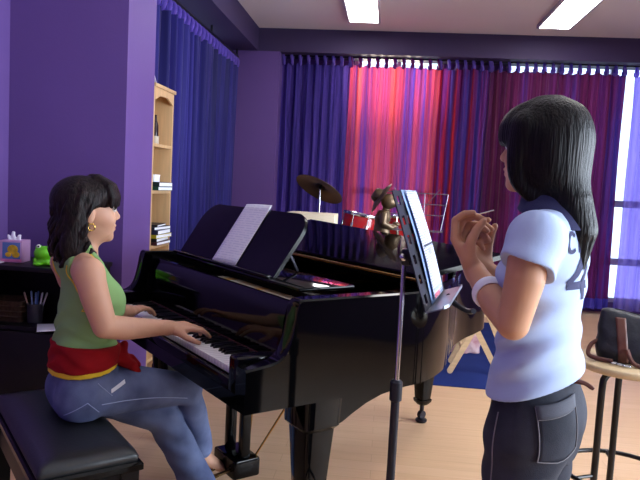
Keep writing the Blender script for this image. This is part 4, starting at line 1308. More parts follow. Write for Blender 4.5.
# wire music stand at the back
wsx, wsy = 0.22, 4.9
M_wire = mat('grey_wire', rgb(112, 104, 120), 0.35, metal=0.8)
ws = thing('folding_music_stand', 'grey folding wire music stand in front of the back curtains', 'music stand', (wsx, wsy, 0.010))
wd = MB()
def wp(a, b): return (a, -0.02 + 0.36 * b * 0.3, 1.055 + b)
def bar(p, q, r=0.0035): wd.tube([p, q], r, 6)
for (b, w) in ((0.0, 0.20), (0.115, 0.21), (0.195, 0.225), (0.275, 0.232)):
    bar(wp(-w, b), wp(w, b), 0.004)
for s in (-1, 1):
    bar(wp(s * 0.19, 0.0), wp(s * 0.232, 0.275), 0.004); bar(wp(s * 0.06, 0.0), wp(s * 0.06, 0.275), 0.004); bar(wp(0, 0.09), wp(s * 0.17, 0.31), 0.003)
    wd.tube([wp(s * 0.2, 0.0), (s * 0.2, -0.07, 1.05), (s * 0.2, -0.07, 1.075)], 0.0035, 6)
wd.tube([(-0.2, -0.07, 1.05), (0.2, -0.07, 1.05)], 0.0035, 6)
wd.build('wire_desk', M_wire, ws)
MB().tube([(0, 0.0, 0.06), (0, 0, 1.06)], 0.008, 10).build('pole', M_wire, ws)
for k in range(3):
    a = 0.5 + 2 * PI * k / 3
    MB().tube([(0, 0, 0.38), (0.26 * math.cos(a), 0.26 * math.sin(a), 0.008)], 0.007, 8).build('leg', M_wire, ws)

# ------------------------------------------------------------------ stool and handbag
M_stoolwood = mat('stool_wood', rgb(206, 182, 140), 0.4, vary=(5, 0.08, (1, 8, 1)))
M_stoolmetal = mat('stool_metal', rgb(16, 15, 18), 0.28, spec=0.5)
so = thing('bar_stool', 'round wooden topped bar stool with black tube legs, right edge of the scene', 'stool', (0.970, 2.57, 0), math.radians(8))
MB().lathe([(0.0, 0.714), (0.192, 0.714), (0.200, 0.719), (0.203, 0.729), (0.200, 0.739), (0.194, 0.742), (0.0, 0.742)], n=56).build('seat', M_stoolwood, so, angle=50)
for k in range(3):
    a = math.radians((205, 325, 85)[k] - 8)
    c, s = math.cos(a), math.sin(a)
    l_ = MB().tube(spline([(0.035 * c, 0.035 * s, 0.698), (0.085 * c, 0.085 * s, 0.698), (0.112 * c, 0.112 * s, 0.682), (0.122 * c, 0.122 * s, 0.63), (0.123 * c, 0.123 * s, 0.36), (0.126 * c, 0.126 * s, 0.012)], 5), 0.0135, 12).build('leg', M_stoolmetal, so)
    MB().lathe([(0.0, 0.0), (0.015, 0.0), (0.016, 0.02), (0.0125, 0.024)], (0.126 * c, 0.126 * s, 0.0), 14).build('foot_cap', M_stoolmetal, l_)
MB().box((0, 0, 0.707), (0.10, 0.10, 0.012), bevel=0.003).build('seat_plate', M_stoolmetal, so)
MB().tube([(0.215 * math.cos(2 * PI * k / 48), 0.215 * math.sin(2 * PI * k / 48), 0.295) for k in range(48)], 0.009, 10, close=True).build('foot_ring', M_stoolmetal, so)
for k in range(3):
    a = math.radians((205, 325, 85)[k] - 8)
    MB().tube([(0.12 * math.cos(a), 0.12 * math.sin(a), 0.295), (0.215 * math.cos(a), 0.215 * math.sin(a), 0.295)], 0.007, 8).build('ring_strut', M_stoolmetal, so)
M_bag = mat('black_nylon', rgb(42, 45, 52), 0.42, spec=0.4, bump=(26, 0.35, 0.012)); M_strap = mat('brown_leather', rgb(104, 62, 50), 0.35, spec=0.5, vary=(12, 0.2)); M_steel = mat('steel', rgb(190, 190, 190), 0.25, metal=1.0)
hb = thing('handbag', 'black slouchy handbag with brown leather straps lying on the stool', 'handbag', (1.020, 2.555, 0.7425), math.radians(-14))
HB = Field((-0.20, -0.12, -0.01), (0.24, 0.12, 0.25), 0.004)
HB.stack([(0.0, 0.01, 0, 0.175, 0.070), (0.04, 0.01, 0, 0.190, 0.080), (0.10, 0.01, 0, 0.185, 0.070), (0.16, 0.0, 0, 0.172, 0.045), (0.21, 0.0, 0, 0.165, 0.022), (0.24, 0.0, 0, 0.160, 0.016)], 0.01, pw=3.6)
HB.plane((-0.15, 0, 0.205), (0.20, 0, 1), 0.02)
HB.ripple(lambda X, Y, Z: (0.0016 * np.sin(60 * X + 50 * Z) * np.sin(45 * Z - 20 * X + 1) + 0.0010 * np.sin(110 * X - 60 * Z)) * np.clip((0.17 - Z) / 0.12, 0.1, 1))
HB.plane((0, 0, 0.001), (0, 0, -1), 0.006)
HB.mesh('bag_body', M_bag, hb)
hbv = HB.bvh()
def on_bag(x, z, off=0.003, side=-1):
    h = hbv.ray_cast(Vector((x, side * 0.4, z)), Vector((0, -side, 0)))
    y = h[0].y if h[0] is not None else side * 0.02
    return Vector((x, y + side * off, z))
def band(name, fn, w, m, n=24):
    def f(s, t):
        a = fn(t); return on_bag(a[0] + (s - 0.5) * w, a[1])
    return MB().grid(f, 4, n).build(name, m, hb, solid=0.004, angle=180)
band('front_strap', lambda t: (-0.082 - 0.020 * t, 0.006 + 0.165 * t), 0.036, M_strap)
band('front_strap', lambda t: (0.085 + 0.01 * t, 0.006 + 0.115 * t), 0.03, M_strap)
MB().tube(spline([(-0.165, -0.02, 0.075), (-0.195, -0.03, 0.055), (-0.205, -0.045, 0.02), (-0.18, -0.065, 0.010), (-0.12, -0.085, 0.010)], 6), 0.0085, 8).build('side_strap', M_strap, hb)
MB().tube(spline([(-0.075, -0.088, 0.06), (-0.062, -0.098, 0.03), (-0.04, -0.108, 0.010), (0.02, -0.118, 0.009), (0.09, -0.115, 0.009)], 6), 0.0085, 8).build('hanging_strap', M_strap, hb)
MB().tube(spline([(0.03, -0.02, 0.13), (0.035, -0.03, 0.18), (0.07, -0.03, 0.195), (0.11, -0.03, 0.185), (0.12, -0.02, 0.13)], 6), 0.008, 8).build('handle', M_bag, hb)
for (x, y, z) in ((-0.115, -0.098, 0.006), (-0.095, -0.112, 0.006), (-0.075, -0.122, 0.006)):
    MB().tube([(x + 0.014 * math.cos(q), y + 0.010 * math.sin(q), z) for q in np.linspace(0, 2 * PI, 14, endpoint=False)], 0.003, 6, close=True).build('buckle', M_steel, hb)
p = on_bag(0.045, 0.11)
MB().sphere(p, 0.007, 10).build('clasp', M_steel, hb)
zp = []
for k in range(9):
    h = hbv.ray_cast(Vector((-0.12 + 0.27 * k / 8, -0.002, 0.5)), Vector((0, 0, -1)))
    if h[0] is not None: zp.append(tuple(h[0]))
MB().tube(zp, 0.0035, 6).build('zip', M_darkmetal, hb)
# ------------------------------------------------------------------ people
def skin_mat(name, col):
    m = mat(name, col, 0.5, spec=0.35, vary=(9, 0.05))
    b = m.node_tree.nodes['Principled BSDF']
    b.inputs['Subsurface Weight'].default_value = 0.12
    b.inputs['Subsurface Radius'].default_value = (0.012, 0.005, 0.003)
    return m
def hair_mat(name, c1, c2, sc=(60, 60, 4)):
    m = bpy.data.materials.new(name); m.use_nodes = True
    nt = m.node_tree; b = nt.nodes['Principled BSDF']
    tc = nt.nodes.new('ShaderNodeTexCoord'); mp = nt.nodes.new('ShaderNodeMapping'); mp.inputs['Scale'].default_value = sc
    n = nt.nodes.new('ShaderNodeTexNoise'); n.inputs['Scale'].default_value = 2.5; n.inputs['Detail'].default_value = 4
    r = nt.nodes.new('ShaderNodeValToRGB')
    r.color_ramp.elements[0].position = 0.35; r.color_ramp.elements[0].color = c1
    r.color_ramp.elements[1].position = 0.68; r.color_ramp.elements[1].color = c2
    nt.links.new(tc.outputs['Object'], mp.inputs['Vector']); nt.links.new(mp.outputs['Vector'], n.inputs['Vector'])
    nt.links.new(n.outputs['Fac'], r.inputs['Fac']); nt.links.new(r.outputs['Color'], b.inputs['Base Color'])
    bp = nt.nodes.new('ShaderNodeBump'); bp.inputs['Strength'].default_value = 0.7; bp.inputs['Distance'].default_value = 0.006
    nt.links.new(n.outputs['Fac'], bp.inputs['Height']); nt.links.new(bp.outputs['Normal'], b.inputs['Normal'])
    b.inputs['Roughness'].default_value = 0.45; b.inputs['Specular IOR Level'].default_value = 0.16
    return m
def denim_mat(name, c1, c2):
    m = mat(name, c1, 0.85, spec=0.15, bump=(420, 0.35, 0.002), vary=(7, 0.2, (1, 1, 1), c2))
    return m
def unit(v):
    v = np.array(v, float); return v / np.linalg.norm(v)
def hand(F, w, d, n, curl, spread=0.10, s=1.0, flip=1, thumb=None, k=0.006, rw=0.024):
    """palm + four bent fingers + thumb.  w wrist, d towards the knuckles, n back of hand, flip: thumb side"""
    w = np.array(w, float); d = unit(d); n = np.array(n, float); n = unit(n - d * (n @ d)); t = np.cross(n, d) * flip
    F.cone(w - d * 0.01, w + d * 0.022 * s, rw, 0.017 * s, 0.012, flat=(t, 1.35))
    F.cone(w + d * 0.022 * s, w + d * 0.076 * s + n * 0.002, 0.0155 * s, 0.0125 * s, 0.012, flat=(t, 2.35))
    F.cone(w + d * 0.02 * s + t * 0.018 * s - n * 0.006, w + d * 0.05 * s + t * 0.026 * s - n * 0.008, 0.015 * s, 0.012 * s, 0.012)
    kn = [(0.080, 0.029), (0.085, 0.010), (0.081, -0.010), (0.072, -0.028)]
    ln = [(0.042, 0.025, 0.020), (0.046, 0.029, 0.021), (0.043, 0.027, 0.020), (0.033, 0.020, 0.018)]
    rr = [0.0090, 0.0092, 0.0088, 0.0078]
    for i in range(4):
        p = w + d * kn[i][0] * s + t * kn[i][1] * s
        sp_ = spread * (1.2, 0.35, -0.45, -1.3)[i]
        base = unit(d + t * sp_)
        pts = [w + d * (kn[i][0] - 0.035) * s + t * kn[i][1] * 0.8 * s, p]; an = 0
        for j in range(3):
            an += curl[i][j]
            dj = base * math.cos(an) - n * math.sin(an)
            p = p + dj * ln[i][j] * s
            pts.append(p)
        r = rr[i] * s
        F.chain(pts, [r * 1.05, r * 1.08, r * 1.0, r * 0.92, r * 0.78], k)
    tb = thumb or [(0.55, 0.80, -0.25), (0.80, 0.50, -0.30), (0.95, 0.15, -0.35)]
    p = w + d * 0.020 * s + t * 0.022 * s - n * 0.006
    pts = [p]
    for (a, b, c), L in zip(tb, (0.042, 0.031, 0.025)):
        p = p + unit(d * a + t * b + n * c) * L * s; pts.append(p)
    F.chain(pts, [0.0145 * s, 0.0115 * s, 0.0100 * s, 0.0080 * s], 0.008)
    return pts

def head(F, o, R=None, s=1.0):
    """face looks along +x; o = head centre (between the ears)"""
    def P(x, y, z): return (o[0] + x * s, o[1] + y * s, o[2] + z * s)
    F.ell(P(-0.008, 0, 0.035), (0.093 * s, 0.074 * s, 0.086 * s), k=0.02)      # cranium
    F.ell(P(0.040, 0, -0.020), (0.055 * s, 0.060 * s, 0.078 * s), k=0.03)      # face
    F.ell(P(0.045, 0, -0.062), (0.045 * s, 0.046 * s, 0.034 * s), k=0.02)      # jaw
    F.ell(P(0.078, 0, -0.083), (0.016 * s, 0.020 * s, 0.015 * s), k=0.016)     # chin
    for q in (-1, 1):
        F.ell(P(0.062, q * 0.038, -0.022), (0.026 * s, 0.020 * s, 0.024 * s), k=0.02)   # cheeks
        F.ell(P(0.094, q * 0.032, 0.018), (0.014 * s, 0.017 * s, 0.010 * s), k=0.012, op='cut')   # sockets
        F.ell(P(0.098, q * 0.011, -0.018), (0.009 * s, 0.008 * s, 0.007 * s), k=0.006)  # nostrils
        F.ell(P(-0.006, q * 0.074, -0.004), (0.017 * s, 0.008 * s, 0.029 * s), k=0.006)  # ears
    F.cone(P(0.088, 0, 0.022), P(0.108, 0, -0.012), 0.008 * s, 0.0095 * s, 0.010)        # nose
    F.ell(P(0.088, 0, 0.036), (0.012 * s, 0.040 * s, 0.009 * s), k=0.014)                # brow
    F.ell(P(0.093, 0, -0.042), (0.011 * s, 0.021 * s, 0.0062 * s), k=0.006)              # upper lip
    F.ell(P(0.091, 0, -0.055), (0.010 * s, 0.018 * s, 0.0065 * s), k=0.006)              # lower lip
    return P
M_eyew = mat('eye_ball', rgb(226, 220, 214), 0.2); M_iris = mat('iris', rgb(36, 22, 16), 0.15); M_brow = mat('eyebrow', rgb(34, 24, 22), 0.8)
M_lip = mat('lip', rgb(176, 98, 90), 0.4)
def face_parts(P, par, s=1.0):
    for q in (-1, 1):
        e = MB().sphere(P(0.0835, q * 0.031, 0.016), 0.0115 * s, 14).build('eye', M_eyew, par)
        MB().sphere(P(0.0915, q * 0.0325, 0.0155), 0.0052 * s, 10).build('iris', M_iris, e)
        MB().tube(spline([P(0.083, q * 0.048, 0.015), P(0.0945, q * 0.036, 0.0235), P(0.0945, q * 0.024, 0.0225), P(0.090, q * 0.018, 0.015)], 4), 0.0022 * s, 6).build('eyelash', M_brow, par)
        MB().tube(spline([P(0.078, q * 0.055, 0.036), P(0.0945, q * 0.038, 0.0425), P(0.0985, q * 0.018, 0.039)], 5), [0.0018 * s] * 5 + [0.0030 * s] * 6, 6).build('eyebrow', M_brow, par)
    L = Field(np.array(P(0.07, -0.035, -0.075)), np.array(P(0.12, 0.035, -0.028)), 0.0015)
    for (z, x) in ((-0.0425, 0.0955), (-0.0545, 0.0935)):
        L.chain([P(x - 0.012, -0.021, -0.048), P(x, -0.007, z), P(x, 0.007, z), P(x - 0.012, 0.021, -0.048)], [0.003 * s, 0.0068 * s, 0.0068 * s, 0.003 * s], 0.003)
    L.mesh('lips', M_lip, par)

def ray_patch(bvh, name, m, par, fn, nu, nv, origin_dir, off=0.002, solid=0.0):
    """drape a grid fn(s,t)->point onto the surface along -origin_dir"""
    dr = Vector(origin_dir).normalized()
    def f(s, t):
        p = Vector(fn(s, t))
        h = bvh.ray_cast(p + dr * 0.5, -dr)
        q = h[0] if h[0] is not None else p
        return q + dr * off
    return MB().grid(f, nu, nv).build(name, m, par, solid=solid, angle=180)
def ray_line(bvh, pts, origin_dir, off=0.001):
    dr = Vector(origin_dir).normalized(); out = []
    for p in pts:
        h = bvh.ray_cast(Vector(p) + dr * 0.5, -dr)
        if h[0] is not None: out.append(tuple(h[0] + dr * off))
    return out

# ================= seated pianist (local: x forward, y her left, z up)
M_skin1 = skin_mat('skin_warm', rgb(206, 156, 128))
M_tank = mat('green_jersey', rgb(132, 168, 108), 0.85, spec=0.15, bump=(200, 0.2, 0.002))
M_yellow = mat('yellow_trim', rgb(226, 190, 40), 0.8); M_sash = mat('red_sash', rgb(140, 18, 24), 0.85, spec=0.15, bump=(160, 0.3, 0.002), vary=(10, 0.2))
M_den1 = denim_mat('blue_denim', rgb(80, 91, 128), rgb(114, 126, 162)); M_seam = mat('pale_stitching', rgb(150, 164, 200), 0.9)
M_hair1 = hair_mat('dark_brown_hair', rgb(12, 9, 10), rgb(42, 30, 30), (60, 60, 14))
M_hoop = mat('gold_earring', rgb(214, 176, 90), 0.25, metal=1.0)
p1 = thing('person', 'seated woman in green tank top and red sash playing the piano', 'person', (-1.11856, 2.17452, 0), math.radians(40.8))
F = Field((-0.16, -0.34, -0.01), (0.76, 0.56, 1.38), 0.004)
ho = (0.0660, 0, 1.214)
P = head(F, ho, s=1.06)
F.cone((0.045, 0, 1.02), (0.072, 0, 1.15), 0.056, 0.046, 0.03)
F.stack([(0.54, 0.066, 0, 0.066, 0.11), (0.70, 0.075, 0, 0.086, 0.116), (0.80, 0.075, 0, 0.088, 0.112), (0.90, 0.084, 0, 0.086, 0.122), (0.98, 0.074, 0, 0.074, 0.130), (1.035, 0.052, 0, 0.056, 0.115), (1.07, 0.046, 0, 0.043, 0.07)], 0.03)
for q in (-1, 1):
    F.cone((0.040, 0, 1.045), (0.036, q * 0.148, 1.022), 0.046, 0.047, 0.04)
# right arm (nearer the viewer)
F.chain([(0.040, -0.158, 1.016), (0.052, -0.186, 0.945), (0.082, -0.206, 0.842), (0.16, -0.188, 0.825), (0.345, -0.128, 0.800)], [0.050, 0.048, 0.041, 0.041, 0.026], 0.025)
hand(F, (0.345, -0.128, 0.799), (0.97, 0.12, -0.03), (0.05, -0.25, 1.0), [(0.15, 0.35, 0.25), (0.22, 0.40, 0.25), (0.30, 0.45, 0.30), (0.35, 0.45, 0.3)], 0.14, 1.0, flip=-1)
# left arm
F.chain([(0.040, 0.158, 1.016), (0.07, 0.200, 0.945), (0.135, 0.235, 0.835), (0.22, 0.245, 0.805), (0.335, 0.285, 0.782)], [0.052, 0.049, 0.041, 0.040, 0.026], 0.025)
hand(F, (0.335, 0.285, 0.783), (0.80, 0.60, 0.02), (0.0, 0.1, 1.0), [(0.10, 0.28, 0.2), (0.18, 0.38, 0.25), (0.26, 0.42, 0.3), (0.3, 0.42, 0.3)], 0.16, 1.0, flip=1)
# legs under the jeans and feet
F.chain([(0.09, -0.080, 0.565), (0.475, 0.0, 0.51), (0.605, 0.10, 0.19)], [0.06, 0.045, 0.033], 0.02)
F.chain([(0.09, 0.080, 0.555), (0.385, 0.01, 0.405), (0.545, -0.045, 0.075)], [0.06, 0.045, 0.034], 0.02)
for (a, b, c, tl) in (((0.600, 0.102, 0.175), (0.625, 0.096, 0.150), (0.690, 0.082, 0.105), -0.25), ((0.548, -0.047, 0.070), (0.575, -0.052, 0.045), (0.650, -0.064, 0.026), 0.0)):
    F.chain([a, b, c], [0.034, 0.032, 0.020], 0.02, flat=((0.2, 1, 0), 1.15))
    F.cone(a, tuple(np.array(a) + np.array((-0.022, 0.004, -0.038))), 0.026, 0.024, 0.015)
    c = np.array(c); dr = unit(c - np.array(b)); sd = np.array((0.2, 0.98, 0)); sd = unit(sd - dr * (sd @ dr))
    for i in range(5):
        st_ = c + sd * (-0.022 + 0.011 * i)
        F.cone(st_, st_ + dr * (0.030 - 0.003 * abs(i - 1)), 0.0085, 0.0075, 0.004)
F.mesh('body', M_skin1, p1)
face_parts(P, p1, 1.06)
for q in (-1, 1):
    MB().tube([tuple(np.array(P(-0.002, q * 0.080, -0.043)) + np.array((0.012 * math.cos(a), 0, 0.012 * math.sin(a)))) for a in np.linspace(0, 2 * PI, 14, endpoint=False)], 0.0022, 6, close=True).build('earring', M_hoop, p1)
# tank top
T = Field((-0.16, -0.24, 0.56), (0.30, 0.24, 1.16), 0.004)
T.stack([(0.60, 0.072, 0, 0.118, 0.150), (0.70, 0.074, 0, 0.112, 0.142), (0.78, 0.078, 0, 0.110, 0.132), (0.86, 0.086, 0, 0.104, 0.136), (0.92, 0.086, 0, 0.098, 0.140), (0.98, 0.078, 0, 0.084, 0.145), (1.035, 0.056, 0, 0.066, 0.135), (1.075, 0.044, 0, 0.054, 0.105), (1.105, 0.040, 0, 0.050, 0.085)], 0.03)
for q in (-1, 1):
    T.cone((0.040, 0, 1.045), (0.036, q * 0.148, 1.022), 0.056, 0.057, 0.03)
    T.ell((0.142, q * 0.062, 0.900), (0.054, 0.062, 0.058), k=0.04)
    # armholes
    T.ell((0.018, q * 0.212, 0.990), (0.100, 0.112, 0.105), k=0.006, op='cut'); T.ell((0.024, q * 0.212, 1.085), (0.075, 0.118, 0.085), k=0.02, op='cut')
# neckline, front and back
T.ell((0.135, 0, 1.10), (0.105, 0.092, 0.105), k=0.008, op='cut')
T.ell((0.030, 0, 1.155), (0.10, 0.086, 0.085), k=0.008, op='cut')
T.ripple(lambda X, Y, Z: 0.0045 * np.exp(-((Z - 0.78) / 0.09) ** 2) * np.sin(95 * Z + 14 * X + 4 * np.sin(20 * Y)) + 0.0016 * np.sin(48 * Z - 50 * X + 20 * Y))
T.plane((0, 0, 0.66), (0, 0, -1))
T.mesh('tank_top', M_tank, p1)
tb_ = T.bvh()
# yellow armhole piping
for q in (-1, 1):
    pts = []
    for z in np.linspace(1.075, 0.915, 14):
        w_ = math.sqrt(max(0, 1 - ((z - 0.990) / 0.105) ** 2))
        for b in np.linspace(0.212 - 0.112 * w_ - 0.004, 0.06, 14):
            h = tb_.ray_cast(Vector((-0.5, q * b, z)), Vector((1, 0, 0)))
            if h[0] is not None and h[0].x < 0.10: pts.append(tuple(h[0])); break
    for x in np.linspace(0.03, 0.075, 4):
        h = tb_.ray_cast(Vector((x, q * 0.4, 0.880 + 0.06 * (x - 0.03))), Vector((0, -q, 0)))
        if h[0] is not None and abs(h[0].y) > 0.08: pts.append(tuple(h[0]))
    MB().tube(pts, 0.0032, 6).build('yellow_piping', M_yellow, p1)
# jeans
J = Field((-0.16, -0.24, 0.03), (0.74, 0.26, 0.70), 0.004)
J.stack([(0.50, 0.062, 0, 0.092, 0.146), (0.55, 0.066, 0, 0.098, 0.158), (0.61, 0.072, 0, 0.102, 0.156), (0.67, 0.072, 0, 0.108, 0.148)], 0.02)
for q in (-1, 1):
    J.ell((0.036, q * 0.075, 0.560), (0.078, 0.088, 0.076), k=0.03)
J.chain([(0.06, 0.080, 0.560), (0.22, 0.050, 0.490), (0.385, 0.010, 0.408)], [0.085, 0.076, 0.066], 0.03)
J.chain([(0.385, 0.010, 0.408), (0.47, -0.018, 0.24), (0.545, -0.045, 0.085)], [0.066, 0.066, 0.066], 0.012)
J.chain([(0.06, -0.085, 0.575), (0.26, -0.050, 0.560), (0.475, -0.002, 0.512)], [0.090, 0.082, 0.064], 0.014)
J.chain([(0.475, -0.002, 0.512), (0.545, 0.050, 0.36), (0.592, 0.095, 0.215)], [0.058, 0.052, 0.054], 0.012)
J.ripple(lambda X, Y, Z: 0.0026 * np.sin(60 * X - 70 * Z + 10 * Y) * np.exp(-((X - 0.10) / 0.10) ** 2) + 0.0020 * np.sin(90 * Z + 40 * X) * np.exp(-((X - 0.42) / 0.10) ** 2) + 0.0012 * np.sin(35 * X + 55 * Z - 20 * Y))
J.plane((0.5, 0, 0.078), (0.2, 0, -1), 0.004)
J.mesh('jeans', M_den1, p1)
jb = J.bvh()
side = (0, -1, 0.25)
MB().tube(ray_line(jb, [(0.09 + 0.36 * t, -0.08, 0.535 - 0.035 * t + 0.012 * math.sin(PI * t)) for t in np.linspace(0, 1, 24)], side), 0.0018, 5).build('seam', M_seam, p1)
for ln in ([(-0.02 + 0.075 * t, -0.1, 0.520 + 0.045 * t) for t in np.linspace(0, 1, 8)], [(0.055 + 0.04 * t, -0.1, 0.565 - 0.04 * t) for t in np.linspace(0, 1, 6)], [(0.09 + 0.05 * t, -0.1, 0.625 - 0.05 * t) for t in np.linspace(0, 1, 8)]):
    MB().tube(ray_line(jb, ln, (-0.2, -1, 0.1)), 0.0016, 5).build('seam', M_seam, p1)
ray_patch(jb, 'white_tab', mat('white_tab', rgb(214, 218, 226), 0.7), p1, lambda s, t: (0.125 + 0.055 * s, -0.1, 0.578 + 0.028 * s + 0.014 * t), 6, 3, (0, -1, 0.2), 0.0025)
# yellow waist and red sash
Y_ = Field((-0.16, -0.24, 0.56), (0.30, 0.24, 0.72), 0.004)
Y_.stack([(0.622, 0.066, 0, 0.115, 0.166), (0.70, 0.072, 0, 0.114, 0.158)], 0.0); Y_.plane((0.06, 0, 0.652), (0.12, 0, -1)); Y_.plane((0, 0, 0.70), (0, 0, 1))
Y_.mesh('yellow_waistband', M_yellow, p1)
S_ = Field((-0.18, -0.26, 0.56), (0.34, 0.26, 0.84), 0.004)
S_.stack([(0.635, 0.070, 0, 0.121, 0.170), (0.67, 0.071, 0, 0.121, 0.168), (0.71, 0.074, 0, 0.119, 0.160), (0.765, 0.076, 0, 0.116, 0.146)], 0.0)
S_.ripple(lambda X, Y, Z: 0.0028 * np.sin(120 * Z + 12 * X + 3 * np.sin(25 * Y)))
S_.plane((0.06, 0, 0.666), (0.10, 0, -1), 0.01); S_.plane((0.0, 0, 0.753), (0.06, 0, 1), 0.01)
S_.ell((0.190, -0.055, 0.685), (0.030, 0.032, 0.028), k=0.015); S_.chain([(0.195, -0.060, 0.675), (0.225, -0.075, 0.655), (0.245, -0.080, 0.630)], [0.022, 0.020, 0.014], 0.01)
S_.chain([(0.195, -0.045, 0.68), (0.228, -0.050, 0.675), (0.255, -0.052, 0.650)], [0.020, 0.018, 0.012], 0.008); S_.cone((0.19, -0.06, 0.70), (0.20, -0.06, 0.735), 0.02, 0.014, 0.01)
S_.mesh('red_sash', M_sash, p1)
# hair: wavy, shoulder length with a fringe
Hh_ = Field((-0.14, -0.16, 0.98), (0.22, 0.16, 1.37), 0.0035)
def HP(x, y, z): return P(x, y, z)
Hh_.ell(HP(-0.018, 0, 0.042), (0.104, 0.090, 0.088), k=0.02)
Hh_.ell(HP(0.040, 0, 0.064), (0.070, 0.080, 0.062), k=0.02)
Hh_.ell(HP(-0.058, 0, -0.050), (0.042, 0.086, 0.095), k=0.03)
Hh_.ell(HP(-0.060, 0, -0.115), (0.038, 0.086, 0.060), k=0.03)
for q in (-1, 1):
    Hh_.ell(HP(-0.040, q * 0.068, -0.030), (0.040, 0.026, 0.085), k=0.03); Hh_.ell(HP(-0.058, q * 0.074, -0.105), (0.042, 0.024, 0.060), k=0.02)
rl = random.Random(11)
for i in range(46):
    a = -2.2 + 4.4 * (i / 45.0) + rl.uniform(-0.05, 0.05)       # angle round the back
    pts, rs = [], []
    L = rl.uniform(0.235, 0.285); ph = rl.uniform(0, 6.28)
    for j in range(15):
        t = j / 14
        rad = 0.066 + 0.011 * min(1, t * 2.2) - 0.004 * t
        zz = 0.098 - L * max(0, t - 0.12) * 1.1 if t > 0.12 else 0.098
        fr_ = min(1, 0.35 + t * 2.6)
        x = -0.024 - rad * 0.95 * math.cos(a) * fr_ - 0.004 * t; y = (rad + 0.008) * math.sin(a) * fr_ * 0.98
        w_ = 0.0150 * min(1, 1.6 * t)
        pts.append(HP(x + w_ * math.sin(13 * t + ph), y + w_ * math.cos(13 * t + ph), zz)); rs.append(0.0115 * (1 - 0.35 * t))
    Hh_.chain(pts, rs, 0.003)
Hh_.ell(HP(0.078, 0, -0.052), (0.082, 0.070, 0.098), k=0.008, op='cut')
for q in (-1, 1):
    Hh_.ell(HP(0.030, q * 0.085, -0.050), (0.050, 0.040, 0.082), k=0.010, op='cut')
for i in range(15):
    a = -1.15 + 2.3 * i / 14
    c, s_ = math.cos(a), math.sin(a)
    b_ = 0.036 + 0.006 * math.sin(i * 2.1) - 0.016 * abs(a) ** 2 * 0.5
    Hh_.chain([HP(0.01 + 0.03 * c, 0.030 * s_, 0.116), HP(0.035 + 0.050 * c, 0.068 * s_, 0.092), HP(0.038 + 0.064 * c, 0.077 * s_, 0.056), HP(0.038 + 0.066 * c, 0.078 * s_, b_)], [0.015, 0.015, 0.013, 0.007], 0.006)
Hh_.mesh('hair', M_hair1, p1)

# ================= standing singer
M_skin2 = skin_mat('skin_tan', rgb(200, 148, 114))
M_shirt = mat('pale_blue_jersey', rgb(176, 193, 226), 0.85, spec=0.15, bump=(240, 0.15, 0.002)); M_navy = mat('navy_ribbing', rgb(44, 46, 86), 0.85, bump=(300, 0.4, 0.002))
M_den2 = denim_mat('dark_denim', rgb(42, 44, 52), rgb(66, 68, 78)); M_seam2 = mat('grey_stitching', rgb(120, 118, 122), 0.9)
M_hair2 = hair_mat('black_hair', rgb(7, 6, 7), rgb(25, 20, 20), (70, 70, 3)); M_band = mat('white_band', rgb(236, 238, 246), 0.7, bump=(200, 0.3, 0.002))
p2 = thing('person', 'standing woman in pale blue jersey and dark jeans facing the music stand', 'person', (0.371, 1.55, 0), math.radians(152))
F = Field((-0.17, -0.27, -0.005), (0.29, 0.27, 1.62), 0.004)
HS = 0.91
ho2 = (0.014, 0, 1.453)
P2 = head(F, ho2, s=HS)
F.cone((-0.020, 0, 1.28), (-0.004, 0, 1.39), 0.052, 0.047, 0.03)
F.stack([(0.80, -0.010, 0, 0.070, 0.11), (0.95, -0.010, 0, 0.068, 0.11), (1.07, -0.008, 0, 0.064, 0.108), (1.18, -0.010, 0, 0.068, 0.122), (1.26, -0.012, 0, 0.062, 0.12), (1.31, -0.018, 0, 0.045, 0.07)], 0.03)
for q in (-1, 1):
    F.cone((-0.018, 0, 1.275), (-0.020, q * 0.150, 1.260), 0.038, 0.043, 0.04)
    F.chain([(-0.012, q * 0.075, 0.82), (-0.004, q * 0.083, 0.46), (-0.018, q * 0.088, 0.08)], [0.056, 0.046, 0.034], 0.02)
    F.chain([(-0.025, q * 0.088, 0.06), (0.03, q * 0.092, 0.045), (0.11, q * 0.10, 0.028)], [0.032, 0.033, 0.022], 0.02)
# left arm (nearer), right arm
F.chain([(-0.018, 0.160, 1.272), (-0.014, 0.184, 1.18), (0.000, 0.196, 1.084), (0.062, 0.128, 1.112), (0.154, 0.026, 1.166)], [0.046, 0.041, 0.034, 0.035, 0.024], 0.022)
hand(F, (0.154, 0.026, 1.166), (0.58, -0.10, 0.80), (0.76, 0.15, -0.58), [(0.55, 0.95, 0.5), (0.85, 1.05, 0.6), (1.05, 1.15, 0.6), (1.15, 1.2, 0.6)], 0.04, 1.08, flip=-1, thumb=[(0.72, 0.40, -0.55), (0.62, -0.05, -0.80), (0.40, -0.20, -0.90)])
F.chain([(-0.018, -0.160, 1.272), (0.03, -0.188, 1.18), (0.065, -0.186, 1.095), (0.105, -0.125, 1.112), (0.156, -0.052, 1.160)], [0.046, 0.041, 0.034, 0.035, 0.024], 0.022)
hand(F, (0.156, -0.052, 1.160), (0.54, 0.16, 0.82), (0.78, -0.20, -0.58), [(0.60, 0.95, 0.5), (0.90, 1.15, 0.6), (1.10, 1.25, 0.7), (1.2, 1.25, 0.7)], 0.06, 1.0, flip=1, thumb=[(0.75, 0.35, -0.5), (0.65, -0.05, -0.75), (0.45, -0.2, -0.85)])
F.mesh('body', M_skin2, p2)
face_parts(P2, p2, HS)
